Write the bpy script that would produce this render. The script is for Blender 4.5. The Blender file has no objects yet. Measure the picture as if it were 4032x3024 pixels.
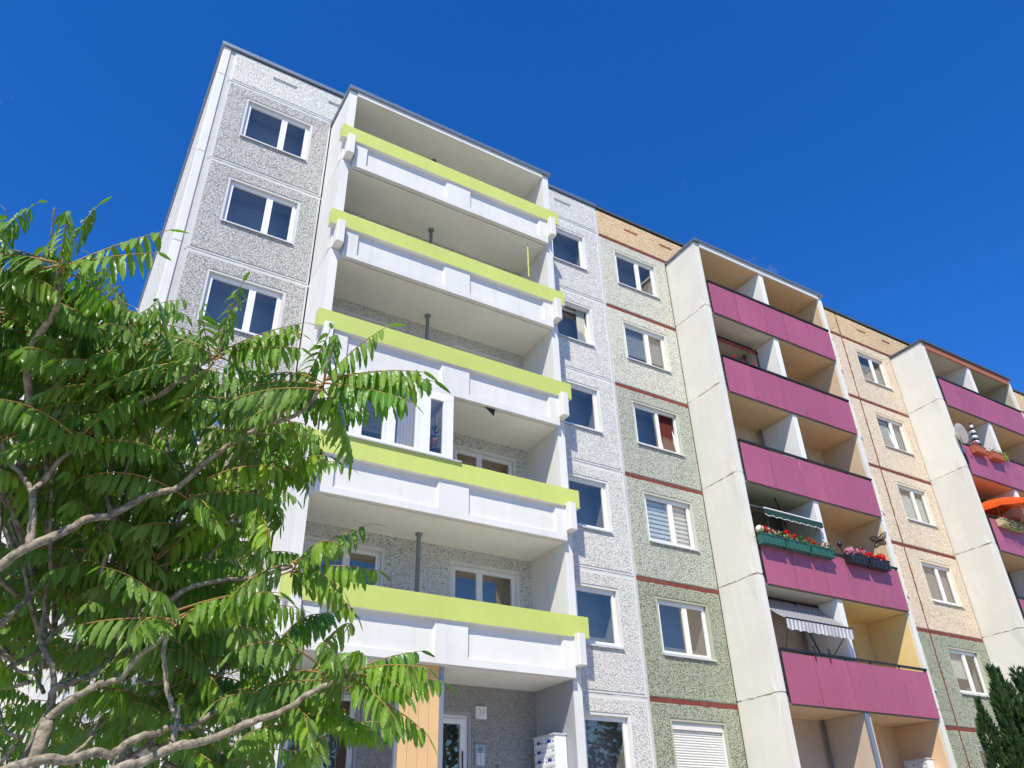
import bpy, math, random
from mathutils import Vector, Matrix
R_ = math.radians
random.seed(7)
S = bpy.context.scene
COL = S.collection

# ------------------------------------------------------------------ camera
CAM = Vector((-12.432, -14.591, 1.588))
CR = Vector((0.85735667, -0.51416203, -0.0240197))
CD = Vector((0.25405694, 0.46329806, -0.84900529))
CF = Vector((0.44765456, 0.72179798, 0.52783811))
cam = bpy.data.cameras.new("camera"); camo = bpy.data.objects.new("camera", cam); COL.objects.link(camo)
m = Matrix((CR, -CD, -CF)).transposed().to_4x4(); m.translation = CAM
camo.matrix_world = m
cam.sensor_width = 36.0; cam.lens = 3111.78 / 4032 * 36.0
cam.clip_start = 0.05; cam.clip_end = 4000
S.camera = camo

# ------------------------------------------------------------------ sky and sun
SUN = Vector((-0.85, -1.0, 1.62)).normalized()
ELEV = math.asin(SUN.z); ROT = math.atan2(SUN.x, SUN.y)
w = bpy.data.worlds.new("World"); S.world = w; w.use_nodes = True
nt = w.node_tree; bg = nt.nodes["Background"]
sky = nt.nodes.new("ShaderNodeTexSky"); sky.sky_type = 'NISHITA'; sky.sun_disc = False
sky.sun_elevation = ELEV; sky.sun_rotation = ROT
sky.altitude = 0; sky.air_density = 1.0; sky.dust_density = 0.0; sky.ozone_density = 10.0
hs = nt.nodes.new("ShaderNodeHueSaturation"); hs.inputs['Saturation'].default_value = 1.20; hs.inputs['Hue'].default_value = .510
nt.links.new(sky.outputs[0], hs.inputs['Color'])
# thin high cirrus wisps all over the sky
tc = nt.nodes.new("ShaderNodeTexCoord"); mp = nt.nodes.new("ShaderNodeMapping"); mp.inputs['Scale'].default_value = (2.2, 3.6, 5.0)
nz = nt.nodes.new("ShaderNodeTexNoise"); nz.inputs['Scale'].default_value = 1.4; nz.inputs['Detail'].default_value = 7; nz.inputs['Roughness'].default_value = .62
nz.inputs['Distortion'].default_value = .6
rp = nt.nodes.new("ShaderNodeValToRGB"); rp.color_ramp.elements[0].position = .64; rp.color_ramp.elements[1].position = 1.0
rp.color_ramp.elements[1].color = (.45, .45, .45, 1)
mx = nt.nodes.new("ShaderNodeMixRGB"); mx.inputs['Color2'].default_value = (7.5, 8.0, 8.6, 1)
nt.links.new(tc.outputs['Generated'], mp.inputs[0]); nt.links.new(mp.outputs[0], nz.inputs[0]); nt.links.new(nz.outputs[0], rp.inputs[0])
nt.links.new(rp.outputs[0], mx.inputs[0]); nt.links.new(hs.outputs[0], mx.inputs['Color1']); nt.links.new(mx.outputs[0], bg.inputs[0])
bg.inputs[1].default_value = 0.15
sl = bpy.data.lights.new("sun", 'SUN'); sl.energy = 4.4; sl.angle = R_(.5); sl.color = (1, .93, .775)
so = bpy.data.objects.new("sun", sl); COL.objects.link(so); so.rotation_euler = SUN.to_track_quat('Z', 'Y').to_euler(); so.location = (-20, -25, 45)
S.view_settings.view_transform = 'Standard'; S.view_settings.look = 'None'; S.view_settings.exposure = 0.45; S.view_settings.gamma = 1
S.view_settings.use_curve_mapping = False
S.cycles.max_bounces = 8; S.cycles.transparent_max_bounces = 12; S.cycles.use_denoising = True

# ------------------------------------------------------------------ materials
MATS = {}
def _new(name):
    mt = bpy.data.materials.new(name); mt.use_nodes = True
    return mt, mt.node_tree, mt.node_tree.nodes["Principled BSDF"]
def pos(t):
    g = t.nodes.new("ShaderNodeNewGeometry"); return g.outputs['Position']
def noise(t, scale, detail=4, rough=.6, vec=None, stretch=None):
    n = t.nodes.new("ShaderNodeTexNoise"); n.inputs['Scale'].default_value = scale; n.inputs['Detail'].default_value = detail; n.inputs['Roughness'].default_value = rough
    v = vec or pos(t)
    if stretch:
        mp = t.nodes.new("ShaderNodeMapping"); mp.inputs['Scale'].default_value = stretch; t.links.new(v, mp.inputs[0]); v = mp.outputs[0]
    t.links.new(v, n.inputs['Vector']); return n.outputs[0]
def ramp(t, src, p0, p1, c0=(0, 0, 0, 1), c1=(1, 1, 1, 1)):
    r = t.nodes.new("ShaderNodeValToRGB"); r.color_ramp.elements[0].position = p0; r.color_ramp.elements[1].position = p1
    r.color_ramp.elements[0].color = c0; r.color_ramp.elements[1].color = c1; t.links.new(src, r.inputs[0]); return r.outputs[0]
def mix(t, fac, a, b, mode='MIX'):
    n = t.nodes.new("ShaderNodeMixRGB"); n.blend_type = mode
    for i, v in ((0, fac), (1, a), (2, b)):
        if hasattr(v, 'links'): t.links.new(v, n.inputs[i])
        elif i == 0: n.inputs[0].default_value = v
        else: n.inputs[i].default_value = (*v[:3], 1)
    return n.outputs[0]
def bump(t, p, h, strength, dist):
    b = t.nodes.new("ShaderNodeBump"); b.inputs['Strength'].default_value = strength; b.inputs['Distance'].default_value = dist
    t.links.new(h, b.inputs['Height']); t.links.new(b.outputs[0], p.inputs['Normal'])
def mul(c, k): return tuple(min(1, x * k) for x in c[:3])

def paint(name, c, rough=.75, var=.10, dirt=.12, relief=.25, metallic=0, spec=.3, grime=(.18, .16, .13), pit=.70):
    """painted / rendered surface: slow tone drift, thin run-off streaks and small pits"""
    if name in MATS: return MATS[name]
    mt, t, p = _new(name)
    n1 = noise(t, .7, 5); base = mix(t, ramp(t, n1, .3, .75), mul(c, 1 + var * .4), mul(c, 1 - var)); oi = t.nodes.new('ShaderNodeObjectInfo'); base = mix(t, oi.outputs['Random'], mix(t, 1.0, base, (1 - var * .9,) * 3, 'MULTIPLY'), base)
    st = noise(t, 1.0, 6, .65, stretch=(5, 5, .35)); base = mix(t, ramp(t, st, .50, .82, (0, 0, 0, 1), (dirt * 2.2,) * 3 + (1,)), base, grime)
    sp = noise(t, 34, 2, .5); base = mix(t, ramp(t, sp, pit, pit + .08, (0, 0, 0, 1), (dirt * 3.2,) * 3 + (1,)), base, mul(grime, .8))
    t.links.new(base, p.inputs['Base Color']); p.inputs['Roughness'].default_value = rough; p.inputs['Metallic'].default_value = metallic
    p.inputs['Specular IOR Level'].default_value = spec
    if relief: bump(t, p, noise(t, 22, 5, .6), relief, .008)
    MATS[name] = mt; return mt

def pebble(name, c, gap, cover=.5, scale=21, vary=.12, depth=.020):
    """exposed aggregate render: pale stones, dark gaps between them, strong fine relief"""
    if name in MATS: return MATS[name]
    mt, t, p = _new(name)
    P = pos(t)
    dn = t.nodes.new("ShaderNodeTexNoise"); dn.inputs['Scale'].default_value = 14; dn.inputs['Detail'].default_value = 2; t.links.new(P, dn.inputs['Vector'])
    add = t.nodes.new("ShaderNodeVectorMath"); add.operation = 'MULTIPLY_ADD'; t.links.new(dn.outputs['Color'], add.inputs[0]); add.inputs[1].default_value = (.07, .07, .045); t.links.new(P, add.inputs[2])
    stretch = t.nodes.new("ShaderNodeMapping"); stretch.inputs['Scale'].default_value = (.75, .75, 1.3); t.links.new(add.outputs[0], stretch.inputs[0])
    v = t.nodes.new("ShaderNodeTexVoronoi"); v.feature = 'DISTANCE_TO_EDGE'; v.inputs['Scale'].default_value = scale; t.links.new(stretch.outputs[0], v.inputs['Vector'])
    n = noise(t, 24, 4, .7)
    big = noise(t, .55, 4)
    # height: voronoi stones broken by noise
    h = t.nodes.new("ShaderNodeMath"); h.operation = 'MULTIPLY_ADD'; t.links.new(n, h.inputs[0]); h.inputs[1].default_value = .62; t.links.new(v.outputs['Distance'], h.inputs[2])
    h2 = t.nodes.new("ShaderNodeMath"); h2.operation = 'MULTIPLY_ADD'; t.links.new(big, h2.inputs[0]); h2.inputs[1].default_value = .09; t.links.new(h.outputs[0], h2.inputs[2])
    fac = ramp(t, h2.outputs[0], cover, cover + .14)
    n2 = noise(t, 60, 2)
    oi = t.nodes.new('ShaderNodeObjectInfo'); stone = mix(t, n2, mul(c, 1 + vary), mul(c, 1 - vary)); stone = mix(t, oi.outputs['Random'], mix(t, 1.0, stone, (.93, .93, .925), 'MULTIPLY'), stone)
    colr = mix(t, fac, gap, stone)
    stn = noise(t, 1.0, 5, .65, stretch=(3, 3, .4)); colr = mix(t, ramp(t, stn, .5, .9, (0, 0, 0, 1), (.18, .18, .18, 1)), colr, mul(c, .55))
    t.links.new(colr, p.inputs['Base Color']); p.inputs['Roughness'].default_value = .85; p.inputs['Specular IOR Level'].default_value = .2
    bump(t, p, fac, .7, depth * .8)
    MATS[name] = mt; return mt

def flat(name, c, rough=.6, metallic=0, spec=.4):
    if name in MATS: return MATS[name]
    mt, t, p = _new(name); n = noise(t, 9, 3)
    t.links.new(mix(t, n, mul(c, 1.1), mul(c, .88)), p.inputs['Base Color'])
    p.inputs['Roughness'].default_value = rough; p.inputs['Metallic'].default_value = metallic; p.inputs['Specular IOR Level'].default_value = spec
    MATS[name] = mt; return mt

def glass():
    if 'glass' in MATS: return MATS['glass']
    mt = bpy.data.materials.new('glass'); mt.use_nodes = True; t = mt.node_tree; t.nodes.remove(t.nodes["Principled BSDF"])
    out = t.nodes["Material Output"]
    tr = t.nodes.new("ShaderNodeBsdfTransparent"); tr.inputs[0].default_value = (.88, .91, .92, 1)
    gl = t.nodes.new("ShaderNodeBsdfGlossy"); gl.inputs['Roughness'].default_value = .015; gl.inputs['Color'].default_value = (1, .84, .68, 1)
    b = t.nodes.new("ShaderNodeBump"); b.inputs['Strength'].default_value = .06; b.inputs['Distance'].default_value = .02
    t.links.new(noise(t, 1.3, 2), b.inputs['Height']); t.links.new(b.outputs[0], gl.inputs['Normal'])
    lw = t.nodes.new("ShaderNodeLayerWeight"); pw = t.nodes.new("ShaderNodeMath"); pw.operation = 'POWER'; pw.inputs[1].default_value = 5; t.links.new(lw.outputs['Facing'], pw.inputs[0])
    fr = t.nodes.new("ShaderNodeMath"); fr.operation = 'MULTIPLY_ADD'; fr.inputs[1].default_value = .76; fr.inputs[2].default_value = .20; t.links.new(pw.outputs[0], fr.inputs[0])
    mxs = t.nodes.new("ShaderNodeMixShader"); t.links.new(fr.outputs[0], mxs.inputs[0]); t.links.new(tr.outputs[0], mxs.inputs[1]); t.links.new(gl.outputs[0], mxs.inputs[2])
    t.links.new(mxs.outputs[0], out.inputs[0]); MATS['glass'] = mt; return mt

def cloth(name, c1, c2=None, scale=0, axis=0, trans=.4):
    """thin fabric that lets light through; optional woven stripes across one world axis"""
    if name in MATS: return MATS[name]
    mt, t, p = _new(name); out = t.nodes["Material Output"]
    if c2:
        sx = t.nodes.new("ShaderNodeSeparateXYZ"); t.links.new(pos(t), sx.inputs[0])
        mm = t.nodes.new("ShaderNodeMath"); mm.operation = 'MULTIPLY'; mm.inputs[1].default_value = scale; t.links.new(sx.outputs[axis], mm.inputs[0])
        fr = t.nodes.new("ShaderNodeMath"); fr.operation = 'FRACT'; t.links.new(mm.outputs[0], fr.inputs[0])
        c = mix(t, ramp(t, fr.outputs[0], .48, .52), c1, c2)
    else:
        c = mix(t, noise(t, 12, 3), mul(c1, 1.1), mul(c1, .85))
    t.links.new(c, p.inputs['Base Color']); p.inputs['Roughness'].default_value = .9; p.inputs['Specular IOR Level'].default_value = .1
    tl = t.nodes.new("ShaderNodeBsdfTranslucent"); t.links.new(c, tl.inputs[0])
    ms = t.nodes.new("ShaderNodeMixShader"); ms.inputs[0].default_value = trans
    t.links.new(p.outputs[0], ms.inputs[1]); t.links.new(tl.outputs[0], ms.inputs[2]); t.links.new(ms.outputs[0], out.inputs[0])
    MATS[name] = mt; return mt

def leafmat(name, front, back, warm, gloss=.34, trans=.28, veins=True):
    if name in MATS: return MATS[name]
    mt, t, p = _new(name); out = t.nodes["Material Output"]
    oi = t.nodes.new("ShaderNodeObjectInfo"); g = t.nodes.new("ShaderNodeNewGeometry")
    n = noise(t, 1.9, 3); n3 = noise(t, 11, 2)
    c = mix(t, oi.outputs['Random'], front, warm)
    c = mix(t, ramp(t, n, .35, .7), c, mul(front, .75)); c = mix(t, ramp(t, n3, .62, .85, (0, 0, 0, 1), (.5, .5, .5, 1)), c, warm)
    if veins:
        uv = t.nodes.new("ShaderNodeUVMap"); uv.uv_map = 'uv'; sx = t.nodes.new("ShaderNodeSeparateXYZ"); t.links.new(uv.outputs[0], sx.inputs[0])
        ab = t.nodes.new("ShaderNodeMath"); ab.operation = 'ABSOLUTE'; t.links.new(sx.outputs[1], ab.inputs[0])
        mid = ramp(t, ab.outputs[0], .03, .16, (1, 1, 1, 1), (0, 0, 0, 1))
        a = t.nodes.new("ShaderNodeMath"); a.operation = 'MULTIPLY_ADD'; t.links.new(ab.outputs[0], a.inputs[0]); a.inputs[1].default_value = -.16; t.links.new(sx.outputs[0], a.inputs[2])
        b = t.nodes.new("ShaderNodeMath"); b.operation = 'MULTIPLY'; b.inputs[1].default_value = 92; t.links.new(a.outputs[0], b.inputs[0])
        sn = t.nodes.new("ShaderNodeMath"); sn.operation = 'SINE'; t.links.new(b.outputs[0], sn.inputs[0])
        c = mix(t, mid, c, mul(back, 1.5))
        bp = t.nodes.new("ShaderNodeBump"); bp.inputs['Strength'].default_value = .55; bp.inputs['Distance'].default_value = .0022
        t.links.new(sn.outputs[0], bp.inputs['Height']); t.links.new(bp.outputs[0], p.inputs['Normal'])
    c = mix(t, g.outputs['Backfacing'], c, back)
    t.links.new(c, p.inputs['Base Color']); p.inputs['Roughness'].default_value = gloss; p.inputs['Specular IOR Level'].default_value = .95 if veins else .4
    tl = t.nodes.new("ShaderNodeBsdfTranslucent"); t.links.new(mix(t, 1.0, c, (1.0, 1.25, .35), 'MULTIPLY'), tl.inputs[0])
    ms = t.nodes.new("ShaderNodeMixShader"); ms.inputs[0].default_value = trans
    t.links.new(p.outputs[0], ms.inputs[1]); t.links.new(tl.outputs[0], ms.inputs[2]); t.links.new(ms.outputs[0], out.inputs[0])
    MATS[name] = mt; return mt

def bark(name, c1, c2):
    if name in MATS: return MATS[name]
    mt, t, p = _new(name)
    n = noise(t, 38, 5, .65); c = mix(t, ramp(t, n, .36, .66), c1, c2)
    n2 = noise(t, 9, 3); c = mix(t, ramp(t, n2, .55, .75, (0, 0, 0, 1), (.6, .6, .6, 1)), c, mul(c1, .55))
    t.links.new(c, p.inputs['Base Color']); p.inputs['Roughness'].default_value = .85; bump(t, p, n, 1.0, .012)
    MATS[name] = mt; return mt

M_GREY = pebble('grey_aggregate', (0.585, 0.575, 0.555), (0.24, 0.235, 0.23), cover=0.375)
M_LGREY = pebble('pale_grey_aggregate', (0.76, 0.74, 0.70), (0.40, 0.395, 0.38), cover=0.35)
M_WHITEP = pebble('white_aggregate', (0.80, 0.78, 0.735), (0.46, 0.45, 0.42), cover=0.34)
M_LOGGIA = pebble('loggia_aggregate', (0.70, 0.69, 0.66), (0.27, 0.27, 0.26), cover=0.325)
M_ENTRY = pebble('grey_entrance_aggregate', (0.34, 0.335, 0.335), (0.22, 0.22, 0.22), cover=0.32)
M_C6 = pebble('pale_sage_aggregate', (0.73, 0.71, 0.60), (0.34, 0.325, 0.26), cover=0.355)
M_C4 = pebble('sage_aggregate', (0.545, 0.56, 0.47), (0.22, 0.23, 0.18), cover=0.36)
M_C2 = pebble('green_aggregate', (0.44, 0.46, 0.35), (0.14, 0.155, 0.105), cover=0.37)
M_CREAM = pebble('cream_aggregate', (0.82, 0.69, 0.53), (0.42, 0.31, 0.2), cover=0.335)
M_TAN = pebble('tan_aggregate', (0.78, 0.57, 0.35), (0.38, 0.25, 0.13), cover=0.34)
M_RIMG = paint('smooth_grey_rim', (.60, .595, .585), dirt=.05)
M_RIMW = paint('smooth_white_rim', (.71, .705, .69), dirt=.05)
M_RIM6 = paint('smooth_sage_rim', (.66, .66, .57), dirt=.08)
M_RIM4 = paint('smooth_grey_green_rim', (.52, .53, .44), dirt=.10)
M_RIM2 = paint('smooth_green_rim', (.42, .44, .33), dirt=.10)
M_RIMC = paint('smooth_cream_rim', (.80, .68, .50), dirt=.06)
M_RIMT = paint('smooth_tan_rim', (.66, .45, .24), dirt=.08)
M_WHITE = paint('white_concrete_paint', (.72, .71, .68), dirt=.075, relief=.3)
M_PIER = paint('cream_concrete_paint', (.72, .70, .625), dirt=.045, relief=.35, pit=.655)
M_LIME = paint('lime_paint', (.54, .61, .16), dirt=.03, relief=.2, rough=.7)
M_PURP = paint('purple_sheet', (.395, .10, .165), rough=.40, var=.14, dirt=.04, relief=.06, spec=.5, grime=(.62, .40, .48))
M_RED = paint('red_brown_sealant', (.19, .045, .03), dirt=.2, relief=.6)
M_SEAL = paint('pale_sealant', (.55, .545, .53), dirt=.08, relief=.5)
M_CSEAL = paint('cream_sealant', (.52, .46, .37), dirt=.3, relief=.8)
M_SOFF = paint('grey_white_soffit', (.81, .79, .735), dirt=.06, relief=.2)
M_FLASH = flat('zinc_flashing', (.26, .30, .34), .45, .75)
M_FLASHD = flat('dark_flashing', (.13, .135, .14), .5, .5)
M_PVC = flat('white_pvc', (.78, .78, .78), .35, 0, .5)
M_SILL = flat('sill_metal', (.62, .62, .63), .4, .2)
M_GLASS = glass()
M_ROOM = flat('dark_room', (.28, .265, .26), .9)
M_BLACK = flat('black_metal', (.03, .03, .032), .45, .3)
M_STEEL = flat('galvanised_steel', (.45, .48, .52), .38, .8)
M_PIPE = flat('grey_pipe', (.20, .225, .24), .5, .1)
M_TANW = paint('tan_loggia_paint', (.62, .48, .32), dirt=.12)
M_YELW = paint('yellow_loggia_paint', (.78, .60, .27), dirt=.08)
M_PINKW = paint('buff_loggia_paint', (.60, .48, .38), dirt=.12)
M_ORW = paint('peach_loggia_paint', (.78, .54, .33), dirt=.08)
M_PART = paint('white_partition', (.76, .76, .75), dirt=.05)
M_DARKW = paint('dark_loggia_paint', (.27, .26, .23), dirt=.12)
M_GREYW = paint('grey_entrance_paint', (.36, .37, .39), dirt=.06)
M_OCHRE = paint('ochre_board', (.72, .47, .23), rough=.55, dirt=.03, relief=.05, grime=(.5, .28, .1))
M_BRICKF = paint('red_brown_fascia', (.36, .13, .075), dirt=.1)
M_SLAT = flat('shutter_slat', (.68, .66, .62), .5)
M_BLIND = cloth('venetian_blind', (.74, .77, .74), trans=.3)
M_ZEBRA = cloth('striped_blind', (.88, .90, .90), trans=.3)
M_CURT = cloth('lace_curtain', (.62, .59, .60), trans=.35)
M_BLUEC = cloth('blue_curtain', (.42, .55, .85), trans=.4)
M_REDC = cloth('red_curtain', (.17, .04, .035), trans=.3)
M_NET = cloth('grey_net', (.40, .38, .35), trans=.3); M_PALEC = cloth('pale_curtain', (.70, .72, .66), trans=.3)

# ------------------------------------------------------------------ mesh helpers
class MB:
    def __init__(s): s.v = []; s.f = []; s.m = []; s.uv = None; s.smooth = False
    def q(s, pts, mi=0):
        i = len(s.v); s.v += [tuple(p) for p in pts]; s.f.append(tuple(range(i, i + len(pts)))); s.m.append(mi)
    def box(s, x0, x1, y0, y1, z0, z1, mi=0):
        i = len(s.v)
        s.v += [(x0, y0, z0), (x1, y0, z0), (x1, y1, z0), (x0, y1, z0), (x0, y0, z1), (x1, y0, z1), (x1, y1, z1), (x0, y1, z1)]
        for a in ((0, 3, 2, 1), (4, 5, 6, 7), (0, 1, 5, 4), (1, 2, 6, 5), (2, 3, 7, 6), (3, 0, 4, 7)):
            s.f.append(tuple(i + k for k in a)); s.m.append(mi)
    def obox(s, c, ax, ay, az, mi=0):
        """oriented box: centre and three half-extent vectors"""
        i = len(s.v); c = Vector(c); ax, ay, az = Vector(ax), Vector(ay), Vector(az)
        for sz in (-1, 1):
            for sx, sy in ((-1, -1), (1, -1), (1, 1), (-1, 1)): s.v.append(tuple(c + ax * sx + ay * sy + az * sz))
        for a in ((0, 3, 2, 1), (4, 5, 6, 7), (0, 1, 5, 4), (1, 2, 6, 5), (2, 3, 7, 6), (3, 0, 4, 7)):
            s.f.append(tuple(i + k for k in a)); s.m.append(mi)
    def tube(s, pts, rads, n=8, mi=0, cap=True):
        pts = [Vector(p) for p in pts]; i0 = len(s.v); N = len(pts)
        if not hasattr(rads, '__len__'): rads = [rads] * N
        up = Vector((0.13, .27, .95))
        for k, p in enumerate(pts):
            d = (pts[min(k + 1, N - 1)] - pts[max(k - 1, 0)]).normalized()
            a = d.cross(up); a = a.normalized() if a.length > 1e-4 else Vector((1, 0, 0)); b = d.cross(a)
            for j in range(n):
                t = 2 * math.pi * j / n; s.v.append(tuple(p + (a * math.cos(t) + b * math.sin(t)) * rads[k]))
        for k in range(N - 1):
            for j in range(n):
                s.f.append((i0 + k * n + j, i0 + k * n + (j + 1) % n, i0 + (k + 1) * n + (j + 1) % n, i0 + (k + 1) * n + j)); s.m.append(mi)
        if cap:
            s.f.append(tuple(i0 + j for j in range(n))[::-1]); s.m.append(mi)
            s.f.append(tuple(i0 + (N - 1) * n + j for j in range(n))); s.m.append(mi)
    def ball(s, c, r, n=8, mi=0, sq=(1, 1, 1)):
        i0 = len(s.v); c = Vector(c)
        for a in range(n + 1):
            th = math.pi * a / n
            for b in range(n * 2):
                ph = math.pi * b / n
                s.v.append((c.x + r * sq[0] * math.sin(th) * math.cos(ph), c.y + r * sq[1] * math.sin(th) * math.sin(ph), c.z + r * sq[2] * math.cos(th)))
        for a in range(n):
            for b in range(2 * n):
                s.f.append((i0 + a * 2 * n + b, i0 + a * 2 * n + (b + 1) % (2 * n), i0 + (a + 1) * 2 * n + (b + 1) % (2 * n), i0 + (a + 1) * 2 * n + b)); s.m.append(mi)
    def mesh(s, name, mats, smooth=False):
        me = bpy.data.meshes.new(name); me.from_pydata(s.v, [], s.f)
        for mt in (mats if isinstance(mats, (list, tuple)) else [mats]): me.materials.append(mt)
        if any(s.m): me.polygons.foreach_set('material_index', s.m)
        if smooth or s.smooth: me.polygons.foreach_set('use_smooth', [True] * len(s.f))
        if s.uv:
            l = me.uv_layers.new(name='uv')
            co = []
            for f in s.f:
                for vi in f: co += s.uv[vi]
            l.data.foreach_set('uv', co)
        me.update(); return me
    def build(s, name, mats, parent=None, smooth=False):
        return link(name, s.mesh(name, mats, smooth), parent)
def link(name, me, parent=None):
    o = bpy.data.objects.new(name, me); COL.objects.link(o)
    if parent is not None:
        o.parent = parent
        o.location = o.location - abs_loc(parent)
    return o
def abs_loc(o):
    v = Vector((0, 0, 0))
    while o is not None: v += o.location; o = o.parent
    return v
def tag(o, label, cat, group=None):
    o['label'] = label; o['category'] = cat
    if group: o['group'] = group
    return o
def thing(name, loc, label, cat, group=None):
    o = bpy.data.objects.new(name, None); COL.objects.link(o); o.location = loc; o.empty_display_size = .2
    return tag(o, label, cat, group)
def boxpart(name, mat, parent, *b):
    mb = MB(); mb.box(*b); return mb.build(name, mat, parent)
def rail(mb, a, b, r, n=8): mb.tube([a, b], r, n)

J = [4.9 + 2.8 * k for k in range(6)]          # storey joints of the prefab panels
ROOF = 20.05

# ------------------------------------------------------------------ ground
g = MB(); g.box(-1500, 1500, -1500, 1500, -.6, 0)
MG, t, p = _new('pale_gravel'); nA = noise(t, 3, 6); nB = noise(t, .25, 3)
t.links.new(mix(t, nB, mix(t, nA, (.42, .40, .355), (.50, .48, .43)), (.40, .385, .34)), p.inputs['Base Color']); p.inputs['Roughness'].default_value = .95
bump(t, p, nA, .8, .05)
go = g.build('ground', MG); go['kind'] = 'structure'
pv = MB(); pv.box(-40, 60, -4.6, -2.6, .004, .03)
po = pv.build('path', paint('concrete_paving', (.45, .44, .41), dirt=.2)); po['kind'] = 'structure'

# ------------------------------------------------------------------ facade building kit
def panel(parent, u0, u1, v0, v1, mf, mr, opens=(), rim=.055, wr=.065, jw=.06, jv=None, back=.15, mapf=None, name='facade_panel', ftop=True):
    """one precast wall panel: smooth rim, raised aggregate field, rimmed openings with deep reveals"""
    mapf = mapf or (lambda u, d, v: (u, d, v))
    jv = jw if jv is None else jv
    a0, a1, b0, b1 = u0 + jv / 2, u1 - jv / 2, v0 + jw / 2, v1 - jw / 2
    us = {a0, a0 + rim, a1 - rim, a1}; vs = {b0, b0 + rim, b1 - rim, b1}
    for (x0, x1, z0, z1) in opens:
        us |= {x0 - wr, x0, x1, x1 + wr}; vs |= {z0 - wr * .6, z0, z1, z1 + wr}
    us = sorted(u for u in us if a0 - 1e-6 <= u <= a1 + 1e-6); vs = sorted(v for v in vs if b0 - 1e-6 <= v <= b1 + 1e-6)
    def kind(cu, cv):
        for (x0, x1, z0, z1) in opens:
            if x0 < cu < x1 and z0 < cv < z1: return None
        for (x0, x1, z0, z1) in opens:
            if x0 - wr < cu < x1 + wr and z0 - wr * .6 < cv < z1 + wr: return 1
        if cu < a0 + rim or cu > a1 - rim or cv < b0 + rim or cv > b1 - rim: return 1
        return 0
    K = [[kind((us[i] + us[i + 1]) / 2, (vs[j] + vs[j + 1]) / 2) for j in range(len(vs) - 1)] for i in range(len(us) - 1)]
    D = {0: -.014, 1: 0.0, None: back}
    mb = MB()
    def dep(i, j):
        if i < 0 or j < 0 or i >= len(us) - 1 or j >= len(vs) - 1: return .06
        return D[K[i][j]]
    for i in range(len(us) - 1):
        for j in range(len(vs) - 1):
            k = K[i][j]
            if k is None: continue
            d = D[k]
            mb.q([mapf(us[i], d, vs[j]), mapf(us[i + 1], d, vs[j]), mapf(us[i + 1], d, vs[j + 1]), mapf(us[i], d, vs[j + 1])], k)
            for (ni, nj, e) in ((i - 1, j, ((us[i], vs[j]), (us[i], vs[j + 1]))), (i + 1, j, ((us[i + 1], vs[j]), (us[i + 1], vs[j + 1]))),
                                (i, j - 1, ((us[i], vs[j]), (us[i + 1], vs[j]))), (i, j + 1, ((us[i], vs[j + 1]), (us[i + 1], vs[j + 1])))):
                dn = dep(ni, nj)
                if dn > d + 1e-6:
                    (p0, q0), (p1, q1) = e
                    mb.q([mapf(p0, d, q0), mapf(p1, d, q1), mapf(p1, dn, q1), mapf(p0, dn, q0)], 1 if dn > .01 else k)
    return mb.build(name, [mf, mr], parent)

def seal(parent, u0, u1, v0, v1, mat, d0=.012, d1=.055, jit=.0, mapf=None, name='joint_seal'):
    mapf = mapf or (lambda u, d, v: (u, d, v)); mb = MB()
    horiz = (u1 - u0) > (v1 - v0); L = (u1 - u0) if horiz else (v1 - v0); n = max(1, int(L / .12)) if jit else 1
    prev = None
    for i in range(n + 1):
        t = i / n; a = random.uniform(-jit, jit); b = random.uniform(-jit, jit); dd = random.uniform(-jit, jit * .6)
        if horiz:
            u = u0 + L * t; c = [(u, d1, v0), (u, d0 + dd, v0 + a * .5), (u, d0 + dd, v1 + b * .3), (u, d1, v1)]
        else:
            v = v0 + L * t; c = [(u0, d1, v), (u0 + a * .5, d0 + dd, v), (u1 + b * .3, d0 + dd, v), (u1, d1, v)]
        if prev:
            for k in range(3): mb.q([mapf(*prev[k]), mapf(*c[k]), mapf(*c[k + 1]), mapf(*prev[k + 1])])
        prev = c
    return mb.build(name, mat, parent)

def sash(mb, x0, x1, z0, z1, y0, y1, wd, f=None):
    """four bars of a frame; f optionally moves points (tilted sashes)"""
    f = f or (lambda p: p); k = len(mb.v)
    mb.box(x0, x0 + wd, y0, y1, z0, z1); mb.box(x1 - wd, x1, y0, y1, z0, z1)
    mb.box(x0 + wd, x1 - wd, y0 + .001, y1 - .001, z0, z0 + wd); mb.box(x0 + wd, x1 - wd, y0 + .001, y1 - .001, z1 - wd, z1)
    for i in range(k, len(mb.v)): mb.v[i] = f(mb.v[i])

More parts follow.
